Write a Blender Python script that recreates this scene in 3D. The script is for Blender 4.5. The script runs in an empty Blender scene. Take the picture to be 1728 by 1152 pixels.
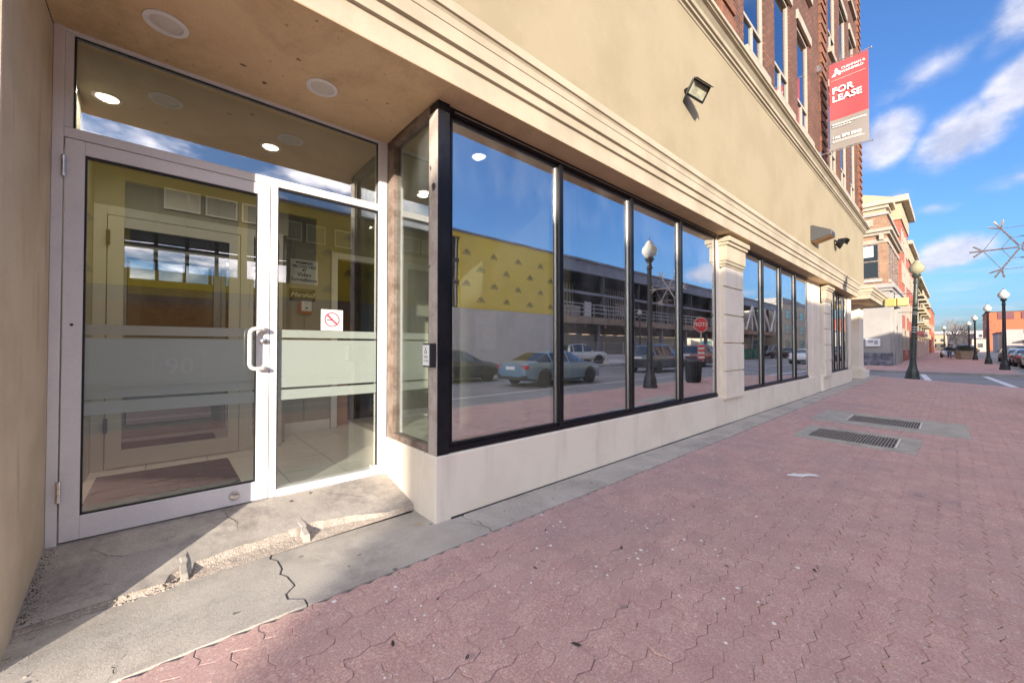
import bpy, bmesh, math, random
from math import sin, cos, pi, radians as R, sqrt, atan2, hypot
from mathutils import Vector, Matrix
import numpy as np
random.seed(11)
rng = np.random.default_rng(5)
sc = bpy.context.scene
COL = sc.collection

# ------------------------------------------------------------------ camera
TH, PITCH, EYE = R(48.4), math.atan(10 / 660), 1.27
cd = bpy.data.cameras.new('camera'); cam = bpy.data.objects.new('camera', cd); COL.objects.link(cam)
cam.location = (0, 0, EYE); cam.rotation_euler = (pi / 2 + PITCH, 0, TH - pi / 2)
cd.sensor_width = 36; cd.lens = 36 * 660 / 1728; cd.clip_start = .02; cd.clip_end = 3000
sc.camera = cam

# ------------------------------------------------------------------ light
SUN_EL = R(13.0)
SX, SY = .737, .676                       # horizontal travel of the sunlight
sd = bpy.data.lights.new('sun', 'SUN'); sun = bpy.data.objects.new('sun', sd); COL.objects.link(sun)
sd.energy = 2.1; sd.angle = R(.5); sd.color = (1, .89, .74)
sun.rotation_euler = Vector((SX * cos(SUN_EL), SY * cos(SUN_EL), -sin(SUN_EL))).to_track_quat('-Z', 'Y').to_euler()
sun.location = (-20, -20, 30)
sc.view_settings.view_transform = 'Standard'; sc.view_settings.look = 'None'
sc.view_settings.exposure = 2.3; sc.view_settings.gamma = 1; sc.view_settings.use_curve_mapping = False
sc.render.engine = 'CYCLES'
cy = sc.cycles
cy.use_denoising = True
cy.max_bounces = 10; cy.diffuse_bounces = 4; cy.glossy_bounces = 6; cy.transmission_bounces = 6; cy.transparent_max_bounces = 24
cy.caustics_reflective = False; cy.caustics_refractive = False
cy.sample_clamp_indirect = 6

W = bpy.data.worlds.new('World'); sc.world = W; W.use_nodes = True
nt = W.node_tree; nt.nodes.clear()


class G:
    """tiny node-graph writer"""
    def __init__(s, tree): s.t = tree
    def n(s, typ, **kw):
        nd = s.t.nodes.new(typ)
        for k, v in kw.items(): setattr(nd, k, v)
        return nd
    def put(s, sock, v):
        if v is None: return
        if hasattr(v, 'is_output'): s.t.links.new(v, sock)
        elif isinstance(v, (tuple, list)) and len(v) == 3 and sock.type == 'RGBA': sock.default_value = (*v, 1)
        else: sock.default_value = v
    def m(s, op, a, b=None, c=None, clamp=False):
        nd = s.n('ShaderNodeMath', operation=op, use_clamp=clamp)
        for i, v in enumerate((a, b, c)): s.put(nd.inputs[i], v)
        return nd.outputs[0]
    def noise(s, vec, scale, detail=4, rough=.55, dist=0):
        nd = s.n('ShaderNodeTexNoise'); s.put(nd.inputs['Vector'], vec)
        nd.inputs['Scale'].default_value = scale; nd.inputs['Detail'].default_value = detail
        nd.inputs['Roughness'].default_value = rough; nd.inputs['Distortion'].default_value = dist
        return nd.outputs['Fac']
    def ramp(s, fac, a, b, va=0., vb=1.):
        nd = s.n('ShaderNodeMapRange', interpolation_type='SMOOTHSTEP'); s.put(nd.inputs[0], fac)
        for i, v in enumerate((a, b, va, vb)): nd.inputs[i + 1].default_value = v
        return nd.outputs[0]
    def mix(s, fac, a, b, mode='MIX'):
        nd = s.n('ShaderNodeMix', data_type='RGBA', blend_type=mode); s.put(nd.inputs[0], fac); s.put(nd.inputs[6], a); s.put(nd.inputs[7], b)
        return nd.outputs[2]
    def scale(s, vec, sx, sy, sz, loc=(0, 0, 0)):
        nd = s.n('ShaderNodeMapping'); s.put(nd.inputs[0], vec); nd.inputs['Scale'].default_value = (sx, sy, sz); nd.inputs['Location'].default_value = loc
        return nd.outputs[0]


g = G(nt)
sky = g.n('ShaderNodeTexSky', sky_type='NISHITA', sun_disc=False, sun_elevation=SUN_EL, altitude=100, air_density=1.0, dust_density=2.0, ozone_density=3.0)
sky.sun_rotation = atan2(-SX, -SY)
tc = g.n('ShaderNodeTexCoord').outputs['Generated']
sp = g.n('ShaderNodeSeparateXYZ'); g.put(sp.inputs[0], tc)
az = g.m('ARCTAN2', sp.outputs[1], sp.outputs[0]); el = g.m('ARCSINE', sp.outputs[2])
azel = g.n('ShaderNodeCombineXYZ'); g.put(azel.inputs[0], az); g.put(azel.inputs[1], el)
cn = g.noise(g.scale(azel.outputs[0], 13, 17, 1), 1.0, 6, .58, .2)
cnf = g.noise(g.scale(azel.outputs[0], 38, 48, 1), 1.0, 5, .6, .2)
cmask = None
# cumulus puffs: azimuth, elevation, half widths, slant, weight (degrees)
for a0, e0, wa, we, sl, wt in ((4.4, 21.0, 3.6, 3.6, -.25, 1.0), (-.8, 19.6, 4.6, 3.4, -.25, 1.0), (-4.2, 22.4, 3.4, 3.2, -.5, 1.0), (-.2, 9.2, 3.9, 2.2, -.1, 1.0), (1.6, 8.4, 2.6, 1.5, -.1, .9),
                               (1.0, 26.0, 8.0, 2.2, -.30, .40), (-5.4, 28.0, 5.0, 3.2, -.4, .72), (4.4, 14.6, 2.4, 1.8, -.5, .55), (-4.6, 15.0, 4.0, 1.4, -.1, .5), (1.0, 13.6, 3.0, 1.0, 0, .42),
                               (-22, 9.6, 3.6, 1.9, 0, .9), (-24, 6.5, 4.0, 2.0, 0, .9)):
    da = g.m('SUBTRACT', az, R(a0)); de = g.m('SUBTRACT', g.m('SUBTRACT', el, R(e0)), g.m('MULTIPLY', da, sl))
    d = g.m('SQRT', g.m('ADD', g.m('POWER', g.m('DIVIDE', da, R(wa)), 2), g.m('POWER', g.m('DIVIDE', de, R(we)), 2)))
    v = g.m('MULTIPLY', g.m('SUBTRACT', 1.0, d, clamp=True), wt)
    cmask = v if cmask is None else g.m('MAXIMUM', cmask, v)
body = g.m('ADD', g.m('MULTIPLY', cmask, 1.15), g.m('MULTIPLY', g.m('SUBTRACT', g.m('ADD', g.m('MULTIPLY', cn, .65), g.m('MULTIPLY', cnf, .35)), .5), 1.5))
cl = g.m('MULTIPLY', g.ramp(body, -.02, .8), g.ramp(cmask, .0, .5))
# denser cloud added only outside the view, to raise the ambient light
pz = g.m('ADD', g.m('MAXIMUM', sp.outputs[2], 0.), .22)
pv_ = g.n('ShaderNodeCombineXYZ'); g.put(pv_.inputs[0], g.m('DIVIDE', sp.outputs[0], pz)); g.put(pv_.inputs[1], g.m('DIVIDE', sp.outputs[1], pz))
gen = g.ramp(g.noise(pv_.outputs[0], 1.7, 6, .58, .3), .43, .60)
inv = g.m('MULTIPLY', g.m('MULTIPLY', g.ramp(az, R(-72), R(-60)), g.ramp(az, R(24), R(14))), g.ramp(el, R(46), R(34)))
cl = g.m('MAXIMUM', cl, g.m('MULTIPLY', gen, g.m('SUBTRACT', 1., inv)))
lown = g.noise(g.scale(azel.outputs[0], 5, 30, 1), 1.0, 6, .6, .3)
low = g.m('MULTIPLY', g.ramp(lown, .46, .72), g.m('MULTIPLY', g.ramp(el, R(13), R(3)), .62))
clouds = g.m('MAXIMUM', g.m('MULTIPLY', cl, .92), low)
shade = g.ramp(cn, .3, .7, .0, 1.)
sdot = g.m('ADD', g.m('MULTIPLY', sp.outputs[0], -SX), g.m('MULTIPLY', sp.outputs[1], -SY))      # clouds boosted towards the sun for extra ambient light
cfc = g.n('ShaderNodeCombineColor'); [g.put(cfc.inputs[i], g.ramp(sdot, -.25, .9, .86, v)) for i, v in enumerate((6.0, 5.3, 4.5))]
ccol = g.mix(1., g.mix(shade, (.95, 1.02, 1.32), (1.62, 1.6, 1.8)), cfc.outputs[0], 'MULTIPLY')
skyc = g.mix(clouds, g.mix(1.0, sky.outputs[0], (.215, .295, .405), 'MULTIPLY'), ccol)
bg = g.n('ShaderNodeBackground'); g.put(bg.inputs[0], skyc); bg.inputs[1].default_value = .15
wo = g.n('ShaderNodeOutputWorld'); nt.links.new(bg.outputs[0], wo.inputs[0])


# ------------------------------------------------------------------ materials
def mat(name, col, rough=.65, col2=None, ns=2.0, lo=.4, hi=.65, fine=.12, fs=60, bump=0., bs=120, metal=0., coat=0, extra=None, spec=.5, obj=False, bd=.004):
    m = bpy.data.materials.new(name); m.use_nodes = True
    g = G(m.node_tree); b = m.node_tree.nodes['Principled BSDF']
    pos = g.n('ShaderNodeTexCoord').outputs['Object'] if obj else g.n('ShaderNodeNewGeometry').outputs['Position']
    c = col
    if col2: c = g.mix(g.ramp(g.noise(pos, ns, 5, .6), lo, hi), col, col2)
    if fine:
        f = g.ramp(g.noise(pos, fs, 3, .6), .25, .75, 1 - fine, 1 + fine)
        v = g.n('ShaderNodeCombineColor'); [g.put(v.inputs[i], f) for i in range(3)]
        c = g.mix(1., c, v.outputs[0], 'MULTIPLY')
    if extra: c = extra(g, pos, c)
    g.put(b.inputs['Base Color'], c)
    b.inputs['Roughness'].default_value = rough; b.inputs['Metallic'].default_value = metal
    b.inputs['Coat Weight'].default_value = coat; b.inputs['Coat Roughness'].default_value = .05
    b.inputs['Specular IOR Level'].default_value = spec
    if bump:
        bn = g.n('ShaderNodeBump'); bn.inputs['Strength'].default_value = bump; bn.inputs['Distance'].default_value = bd
        g.put(bn.inputs['Height'], g.noise(pos, bs, 4, .65)); g.put(b.inputs['Normal'], bn.outputs[0])
    return m


def spots(col, scale, r0, amt, seed=0., thresh=.0):
    """irregular stains and spots with a shape of their own"""
    def fn(g, pos, c):
        p = g.scale(pos, 1, 1, 1, (seed, seed * .7, seed * .3))
        wob = g.n('ShaderNodeMix', data_type='RGBA', blend_type='LINEAR_LIGHT'); wob.inputs[0].default_value = .03
        nz = g.n('ShaderNodeTexNoise'); g.put(nz.inputs['Vector'], p); nz.inputs['Scale'].default_value = scale * 2.2
        g.put(wob.inputs[6], p); g.put(wob.inputs[7], nz.outputs['Color'])
        v = g.n('ShaderNodeTexVoronoi', feature='F1'); g.put(v.inputs['Vector'], wob.outputs[2]); v.inputs['Scale'].default_value = scale
        rnd = g.n('ShaderNodeSeparateColor'); g.put(rnd.inputs[0], v.outputs['Color'])
        rad = g.m('MULTIPLY', g.ramp(rnd.outputs[0], thresh, 1.), r0)
        f = g.m('MULTIPLY', g.ramp(g.m('SUBTRACT', v.outputs['Distance'], rad), .03, -.03), amt)
        return g.mix(f, c, col)
    return fn


def chain(*fs):
    def fn(g, pos, c):
        for f in fs: c = f(g, pos, c)
        return c
    return fn


def streaks(col, amt, sx=6, sz=.5, lo=.55, hi=.75):
    def fn(g, pos, c):
        return g.mix(g.m('MULTIPLY', g.ramp(g.noise(g.scale(pos, sx, sx, sz), 1., 4, .6), lo, hi), amt), c, col)
    return fn


def grime(col, amt, sc1=2.2, lo=.5, hi=.72):
    def fn(g, pos, c):
        n1 = g.m('MULTIPLY', g.ramp(g.noise(pos, sc1, 6, .68, .5), lo, hi), g.ramp(g.noise(pos, sc1 * 9, 4, .7), .3, .7, .35, 1.))
        return g.mix(g.m('MULTIPLY', n1, amt), c, col)
    return fn

def glass(name, refl, tint, rough=0., wav=.0, fres=.35, dirt=0., dcol=(.7, .74, .78)):
    m = bpy.data.materials.new(name); m.use_nodes = True; t = m.node_tree; t.nodes.clear(); g = G(t)
    tr = g.n('ShaderNodeBsdfTransparent'); g.put(tr.inputs[0], tint)
    gl = g.n('ShaderNodeBsdfGlossy'); gl.inputs['Roughness'].default_value = rough; g.put(gl.inputs[0], (.97, .985, 1.))
    if wav:
        bn = g.n('ShaderNodeBump'); bn.inputs['Strength'].default_value = wav; bn.inputs['Distance'].default_value = .02
        g.put(bn.inputs['Height'], g.noise(g.n('ShaderNodeNewGeometry').outputs['Position'], 2.2, 1, .4)); g.put(gl.inputs['Normal'], bn.outputs[0])
    lw = g.n('ShaderNodeLayerWeight'); lw.inputs[0].default_value = .5
    fac = g.m('ADD', g.m('MULTIPLY', g.m('POWER', lw.outputs['Facing'], 3.), fres), refl, clamp=True)
    mx = g.n('ShaderNodeMixShader'); g.put(mx.inputs[0], fac); t.links.new(tr.outputs[0], mx.inputs[1]); t.links.new(gl.outputs[0], mx.inputs[2])
    out = mx.outputs[0]
    if dirt:
        df = g.n('ShaderNodeBsdfDiffuse'); g.put(df.inputs[0], dcol)
        m2 = g.n('ShaderNodeMixShader'); p = g.n('ShaderNodeNewGeometry').outputs['Position']
        g.put(m2.inputs[0], g.m('MULTIPLY', g.ramp(g.noise(g.scale(p, 2, 2, 1), 1.3, 4, .6), .3, .75), dirt)); t.links.new(out, m2.inputs[1]); t.links.new(df.outputs[0], m2.inputs[2]); out = m2.outputs[0]
    o = g.n('ShaderNodeOutputMaterial'); t.links.new(out, o.inputs[0])
    return m


def emis(name, col, s):
    m = bpy.data.materials.new(name); m.use_nodes = True; b = m.node_tree.nodes['Principled BSDF']
    b.inputs['Base Color'].default_value = (*col, 1); b.inputs['Emission Color'].default_value = (*col, 1); b.inputs['Emission Strength'].default_value = s
    return m


def brickmat(name, c1, c2, mort, bw=.21, bh=.072, msize=.008, axis='XZ', bump=.6, off=.5):
    def mk():
        m = bpy.data.materials.new(name); m.use_nodes = True; g = G(m.node_tree); b = m.node_tree.nodes['Principled BSDF']
        pos = g.n('ShaderNodeNewGeometry').outputs['Position']; s = g.n('ShaderNodeSeparateXYZ'); g.put(s.inputs[0], pos)
        cb = g.n('ShaderNodeCombineXYZ')
        u = g.m('ADD', s.outputs[0], s.outputs[1]) if axis == 'XZ' else s.outputs[0]
        g.put(cb.inputs[0], u); g.put(cb.inputs[1], s.outputs[2] if axis == 'XZ' else s.outputs[1])
        bt = g.n('ShaderNodeTexBrick'); g.put(bt.inputs['Vector'], cb.outputs[0]); bt.inputs['Scale'].default_value = 1; bt.offset = off
        bt.inputs['Brick Width'].default_value = bw; bt.inputs['Row Height'].default_value = bh; bt.inputs['Mortar Size'].default_value = msize
        bt.inputs['Bias'].default_value = -.1
        g.put(bt.inputs['Color1'], c1); g.put(bt.inputs['Color2'], c2); g.put(bt.inputs['Mortar'], mort)
        f = g.ramp(g.noise(pos, 1.6, 5, .6), .3, .7, .8, 1.15); v = g.n('ShaderNodeCombineColor'); [g.put(v.inputs[i], f) for i in range(3)]
        g.put(b.inputs['Base Color'], g.mix(1., bt.outputs[0], v.outputs[0], 'MULTIPLY')); b.inputs['Roughness'].default_value = .85
        bn = g.n('ShaderNodeBump'); bn.invert = True; bn.inputs['Strength'].default_value = bump; bn.inputs['Distance'].default_value = .01
        g.put(bn.inputs['Height'], bt.outputs['Fac']); g.put(b.inputs['Normal'], bn.outputs[0])
        return m
    return mk()


M = {}
M['stucco'] = mat('stucco', (.30, .248, .162), .85, (.27, .222, .143), 1.1, fine=.05, fs=220, bump=.25, bs=320, extra=chain(streaks((.22, .18, .12), .16, 2.2, .22, .5, .8), streaks((.38, .32, .215), .25, 9, 9, .55, .8)))
M['stucco_soffit'] = mat('stucco_soffit', (.72, .55, .33), .85, (.65, .48, .28), 1.6, fine=.06, fs=120, bump=.3, bs=260, extra=chain(grime((.36, .24, .12), .55, 1.4, .48, .68), spots((.13, .075, .04), 8, .13, .85, 3., .55), spots((.2, .12, .06), 24, .16, .75, 8., .5)))
M['stucco_low'] = mat('stucco_low', (.84, .755, .63), .8, (.78, .69, .565), 1.7, fine=.06, fs=200, bump=.2, bs=300, extra=chain(streaks((.36, .31, .25), .22, 5, .6), spots((.3, .25, .2), 14, .05, .5, 2., .7)))
M['stucco_side'] = mat('stucco_side', (.70, .58, .43), .85, (.62, .505, .36), 2.2, fine=.08, fs=160, bump=.4, bs=240, extra=chain(streaks((.25, .19, .13), .4, 9, 1.2), spots((.07, .05, .04), 9, .11, .85, 6., .72), spots((.10, .075, .06), 22, .14, .7, 16., .7)))
M['trim'] = mat('trim_paint', (.41, .355, .265), .7, (.34, .29, .215), 1.3, fine=.05, fs=150, bump=.1, bs=200, extra=chain(streaks((.30, .26, .21), .25, 7, 2.5, .55, .8)))
M['bronze'] = mat('bronze_frame', (.007, .007, .010), .3, (.012, .011, .014), 6, fine=.1, fs=90, spec=.3, extra=spots((.35, .33, .31), 16, .035, .8, 4., .9))
M['bronze_trim'] = mat('bronze_trim', (.32, .30, .28), .35, metal=.7, fine=.06)
M['track'] = mat('metal_track', (.5, .5, .5), .35, metal=.8)
M['corner_paint'] = mat('chipped_black_paint', (.007, .007, .011), .35, (.014, .014, .018), 5, spec=.3, extra=chain(spots((.55, .5, .45), 9, .07, .95, 11., .82)))
M['peeled'] = mat('peeling_cream_paint', (.46, .41, .36), .7, (.36, .3, .26), 6, extra=chain(spots((.02, .018, .018), 6, .22, .95, 5., .55), spots((.22, .12, .08), 9, .14, .8, 1., .6)))
M['rust'] = mat('weathered_brown_metal', (.13, .085, .062), .65, (.23, .175, .145), 8, .35, .6, fine=.2, fs=60, bump=.3, bs=90, extra=spots((.05, .03, .025), 15, .12, .8, 2., .5))
M['alu'] = mat('white_aluminium', (.80, .79, .80), .38, (.76, .75, .76), 3, fine=.03, extra=spots((.12, .1, .1), 13, .03, .8, 9., .9))
M['alu_in'] = mat('cream_aluminium', (.55, .535, .48), .4, fine=.03)
M['gasket'] = mat('black_gasket', (.012, .012, .014), .6)
M['steel'] = mat('brushed_steel', (.66, .65, .64), .25, metal=1., fine=.05)
M['conc'] = mat('pale_concrete', (.47, .43, .375), .9, (.41, .375, .33), 2.6, .35, .65, fine=.16, fs=120, bump=.45, bs=130, extra=chain(grime((.22, .20, .185), .6, 1.6, .44, .64), grime((.56, .52, .46), .5, 3.1, .5, .62), spots((.13, .12, .115), 11, .15, .8, 2., .6), spots((.09, .085, .08), 4.5, .075, .85, 5., .66), spots((.60, .57, .52), 24, .10, .6, 7., .6), spots((.42, .27, .12), 2.3, .10, .4, 6., .8)))
M['conc2'] = mat('grey_landing_concrete', (.42, .38, .34), .88, (.34, .31, .28), 2.8, .35, .65, fine=.16, fs=110, bump=.4, bs=120, extra=chain(grime((.17, .155, .15), .75, 1.7, .43, .62), grime((.54, .50, .44), .45, 2.7, .5, .62), spots((.06, .055, .055), 7, .14, .9, 3., .62), spots((.56, .52, .47), 20, .11, .6, 1., .6), spots((.09, .08, .08), 18, .10, .6, 9., .62)))
M['handle'] = mat('painted_handle', (.74, .73, .72), .3, fine=.03, metal=.2)
M['conc_break'] = mat('broken_concrete', (.49, .43, .365), .95, (.40, .33, .28), 16, .3, .7, fine=.25, fs=90, bump=1., bs=120, bd=.01)
M['conc_patch'] = mat('grate_surround_concrete', (.42, .40, .35), .9, (.34, .325, .29), 4, fine=.18, fs=70, bump=.5, bs=110, extra=spots((.16, .15, .13), 12, .1, .6, 1., .65))


def paver_extra(g, pos, c):
    r = g.n('ShaderNodeObjectInfo').outputs['Random']
    vc = g.n('ShaderNodeVertexColor'); vc.layer_name = 'tone'
    # brick to brick tone: from the object's own random value, or the tone attribute of the joined field
    s = g.n('ShaderNodeSeparateColor'); g.put(s.inputs[0], vc.outputs[0])
    t = g.m('ADD', r, s.outputs[0])
    t = g.m('FRACT', g.m('MULTIPLY', t, 3.17))
    c = g.mix(g.ramp(t, 0, 1, 0, .42), c, (.43, .285, .265))
    c = g.mix(g.ramp(g.noise(pos, .9, 4, .6), .42, .68, 0, .5), c, (.40, .285, .27))
    c = spots((.74, .65, .62), 46, .34, .62, 3., .40)(g, pos, c); c = spots((.22, .13, .12), 50, .30, .5, 13., .45)(g, pos, c); c = spots((.70, .64, .60), 30, .12, .6, 23., .6)(g, pos, c)
    c = spots((.66, .62, .60), 8, .08, .65, 1., .62)(g, pos, c); c = grime((.27, .225, .235), .5, 1.1, .5, .75)(g, pos, c)
    c = spots((.06, .055, .06), 7, .06, .75, 5., .86)(g, pos, c)
    c = spots((.15, .13, .14), 4, .12, .45, 2., .7)(g, pos, c)
    return c


M['paver'] = mat('red_paver', (.55, .36, .32), .85, (.49, .305, .275), 5, fine=.30, fs=105, bump=.6, bs=240, extra=paver_extra)
M['joint'] = mat('joint_sand', (.06, .05, .045), .95, (.10, .105, .05), 1.2, .5, .7, fine=.3, fs=200)
M['far_paver'] = brickmat('far_red_paving', (.52, .32, .28), (.46, .28, .25), (.22, .15, .14), .225, .112, .006, 'XY', .3)
M['road'] = mat('asphalt', (.25, .245, .245), .85, (.20, .195, .195), .35, fine=.22, fs=45, bump=.4, bs=60, extra=spots((.05, .05, .055), .8, .12, .5, 3., .6))
M['white_line'] = mat('road_paint', (.72, .72, .72), .7, (.5, .5, .5), 4, .5, .7, fine=.15)
M['kerb'] = mat('kerb_concrete', (.36, .34, .32), .9, (.28, .265, .25), 2, fine=.15)
M['ground'] = mat('distant_ground', (.14, .13, .12), .95, (.10, .10, .095), .05, fine=.2, fs=1)
M['lot'] = mat('gravel_lot', (.26, .24, .22), .95, (.19, .18, .165), .4, fine=.3, fs=8)
M['iron'] = mat('grate_iron', (.22, .20, .18), .6, (.30, .27, .23), 20, fine=.2, metal=.3)
M['black'] = mat('black_void', (.006, .006, .007), .9, fine=0)
M['tilem'] = mat('floor_tile', (.64, .62, .57), .3, (.59, .57, .52), 3, fine=.04, obj=False)
M['grout'] = mat('dark_grout', (.10, .095, .09), .8)
M['wallin'] = mat('interior_paint', (.36, .34, .28), .75, fine=.02)
M['wallpale'] = mat('pale_interior_paint', (.48, .47, .43), .7, fine=.02)
M['ceil'] = mat('interior_ceiling', (.42, .395, .33), .8, fine=.02)
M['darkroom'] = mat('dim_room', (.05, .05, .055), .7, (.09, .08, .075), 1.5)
M['mat'] = mat('black_doormat', (.009, .0085, .009), .95, fine=.3, fs=400, bump=.8, bs=500)
M['wood'] = mat('orange_wood', (.42, .22, .07), .5, (.33, .16, .05), 6)
M['white'] = mat('white_plastic', (.78, .78, .77), .35, fine=.02)
M['offwhite'] = mat('yellowed_white', (.70, .67, .62), .5, fine=.03)
M['redp'] = mat('red_print', (.62, .03, .06), .5, fine=0)
M['blackp'] = mat('black_print', (.02, .02, .022), .5, fine=0)
M['greyp'] = mat('grey_print', (.35, .35, .36), .5, fine=0)
M['orange'] = mat('orange_plastic', (.6, .16, .05), .5, fine=.02)
M['bannerred'] = mat('banner_red', (.42, .05, .055), .6, fine=.03, fs=30)
M['bannergrey'] = mat('banner_grey', (.22, .19, .17), .6, fine=.03, fs=30)
M['brick'] = brickmat('dark_red_brick', (.20, .078, .044), (.125, .046, .028), (.065, .042, .032), .215, .085, .017, 'XZ', .9)
M['brickpil'] = mat('pilaster_brick', (.22, .09, .05), .85, (.14, .06, .035), 7, .35, .65, fine=.25, fs=40)
M['limestone'] = mat('limestone', (.34, .30, .24), .8, (.29, .255, .20), 2, fine=.06)
M['winframe'] = mat('cream_window_frame', (.36, .32, .26), .5, fine=.03)
M['lampblack'] = mat('lamp_black_paint', (.016, .018, .022), .4, (.025, .028, .032), 9, obj=True)
M['lampgreen'] = mat('lamp_green_paint', (.03, .042, .038), .45, (.05, .06, .05), 5, obj=True)
M['g_shop'] = glass('shop_window_glass', .60, (.86, .88, .87), wav=.018, dirt=.05)
M['g_door'] = glass('door_glass', .115, (.90, .92, .90), wav=.012)
M['g_trans'] = glass('transom_glass', .24, (.86, .88, .86), wav=.01)
M['g_ret'] = glass('side_window_glass', .16, (.80, .86, .82), dirt=.06)
M['g_dark'] = mat('dark_window', (.03, .04, .05), .06, fine=0, spec=.9)
M['g_up'] = mat('upper_window_glass', (.40, .45, .52), .03, fine=0, spec=1.0, metal=1.)
M['g_inner'] = glass('inner_door_glass', .28, (.55, .56, .53))
M['blind'] = mat('window_blind', (.55, .55, .55), .8)


def frost():
    m = bpy.data.materials.new('frosted_film'); m.use_nodes = True; t = m.node_tree; t.nodes.clear(); g = G(t)
    a = g.n('ShaderNodeBsdfDiffuse'); g.put(a.inputs[0], (.82, .85, .84)); b = g.n('ShaderNodeBsdfTranslucent'); g.put(b.inputs[0], (.72, .76, .76))
    c = g.n('ShaderNodeBsdfTransparent'); m1 = g.n('ShaderNodeMixShader'); m1.inputs[0].default_value = .35; t.links.new(a.outputs[0], m1.inputs[1]); t.links.new(b.outputs[0], m1.inputs[2])
    m2 = g.n('ShaderNodeMixShader'); m2.inputs[0].default_value = .08; t.links.new(m1.outputs[0], m2.inputs[1]); t.links.new(c.outputs[0], m2.inputs[2])
    o = g.n('ShaderNodeOutputMaterial'); t.links.new(m2.outputs[0], o.inputs[0]); return m


M['frost'] = frost()
M['frostclear'] = mat('etched_lines', (.80, .83, .83), .6, fine=0)


def globe_mat(name, col):
    m = bpy.data.materials.new(name); m.use_nodes = True; b = m.node_tree.nodes['Principled BSDF']
    b.inputs['Base Color'].default_value = (*col, 1); b.inputs['Roughness'].default_value = .12; b.inputs['Transmission Weight'].default_value = .45; b.inputs['IOR'].default_value = 1.2
    return m


M['globe'] = globe_mat('ribbed_glass_globe', (.80, .78, .70)); M['globe2'] = globe_mat('yellowed_glass_globe', (.52, .47, .30))
M['lit'] = emis('lit_lamp', (1, .90, .72), 3.0)
M['unlit'] = mat('unlit_lens', (.66, .62, .57), .5, fine=.02)
M['yellow'] = mat('yellow_membrane', (.80, .60, .055), .55, (.75, .56, .05), .8, fine=.04, fs=5, bump=.15, bs=3)
M['mark'] = mat('membrane_print', (.06, .055, .03), .6, fine=0)
M['steelb'] = mat('galvanised_beam', (.24, .26, .30), .5, (.18, .19, .22), .6, metal=.3)
M['steeld'] = mat('dark_steel', (.05, .052, .06), .6, (.075, .07, .07), .8)
M['rustb'] = mat('rusty_beam', (.36, .26, .18), .8, (.26, .18, .13), 1.2)
M['rail'] = mat('pale_railing', (.50, .50, .50), .5)
M['slab'] = mat('grey_block_wall', (.60, .58, .55), .85, (.53, .51, .49), .5)
M['beige'] = mat('beige_render', (.55, .49, .38), .8, (.50, .44, .34), .3)
M['teal'] = mat('teal_glass', (.06, .19, .20), .1, fine=0, spec=.8)
M['green'] = mat('dumpster_green', (.02, .14, .09), .5, obj=True)
M['brownb'] = brickmat('tan_brick', (.31, .175, .10), (.25, .135, .08), (.27, .20, .15), .4, .14, .014)
M['redb'] = brickmat('bright_red_brick', (.32, .08, .05), (.27, .065, .04), (.36, .15, .11), .4, .14, .014)
M['cream'] = mat('cream_render', (.37, .305, .20), .8, (.33, .275, .18), .2)
M['stone'] = mat('grey_stone', (.33, .31, .29), .8, (.28, .265, .25), .5)
M['darkstone'] = mat('rough_dark_stone', (.10, .105, .13), .8, (.20, .205, .24), 2.5, .45, .6, fine=.3, fs=6)
M['redorange'] = mat('orange_red_cladding', (.40, .10, .042), .7, (.37, .09, .038), .1)
M['pinkish'] = mat('pink_render', (.52, .36, .28), .8)
M['pale'] = mat('pale_far_wall', (.30, .28, .26), .8, (.32, .31, .30), .15)
M['greyclad'] = mat('grey_cladding', (.30, .30, .31), .7, (.38, .37, .36), .15)
M['roofm'] = mat('dark_roof', (.09, .09, .10), .8)
M['yl'] = mat('signal_yellow', (.50, .41, .14), .5, obj=True)
M['snow'] = mat('rope_light_tube', (.50, .44, .41), .5, (.36, .30, .28), 30, obj=True)
M['tyre'] = mat('tyre_rubber', (.018, .018, .019), .85, obj=True)
M['rim'] = mat('wheel_rim', (.42, .43, .45), .3, metal=.9, obj=True)
M['carglass'] = mat('car_glass', (.012, .015, .02), .04, fine=0, spec=.8)
M['taill'] = mat('tail_light', (.55, .02, .025), .2, fine=0, spec=.7)
M['headl'] = mat('head_light', (.75, .76, .78), .1, fine=0, spec=.8)
M['bumper'] = mat('bumper_plastic', (.03, .03, .032), .6, fine=0)
for k, c in dict(blue=(.15, .26, .36), dark=(.02, .024, .035), navy=(.015, .018, .03), white=(.72, .72, .71), silver=(.42, .44, .47), maroon=(.12, .03, .03), charcoal=(.04, .042, .048)).items():
    M['car_' + k] = mat('car_paint_' + k, c, .3, fine=0, coat=.8)
M['skin'] = mat('skin', (.48, .30, .22), .6, fine=0, obj=True)
M['jacket'] = mat('dark_jacket', (.02, .02, .024), .8, obj=True)
M['jeans'] = mat('blue_jeans', (.055, .09, .17), .85, obj=True)
M['hair'] = mat('dark_hair', (.02, .015, .012), .7, obj=True)
M['shoe'] = mat('dark_shoe', (.03, .028, .028), .6, obj=True)
M['leafg'] = mat('shrub_leaf', (.045, .055, .022), .7, (.07, .06, .03), 6, obj=True)
M['planter'] = mat('tan_planter', (.36, .30, .21), .85, (.30, .25, .18), 5, obj=True)
M['bark'] = mat('bare_bark', (.20, .165, .15), .9, obj=True)
M['paper'] = mat('scrap_paper', (.74, .72, .70), .7, fine=.03)
M['leafd'] = mat('dead_leaf', (.045, .038, .036), .8)
M['moss'] = mat('joint_moss', (.12, .13, .035), .95)
M['paintmark'] = mat('orange_spray_mark', (.50, .17, .09), .8, (.33, .18, .16), 30, .45, .6)


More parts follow.
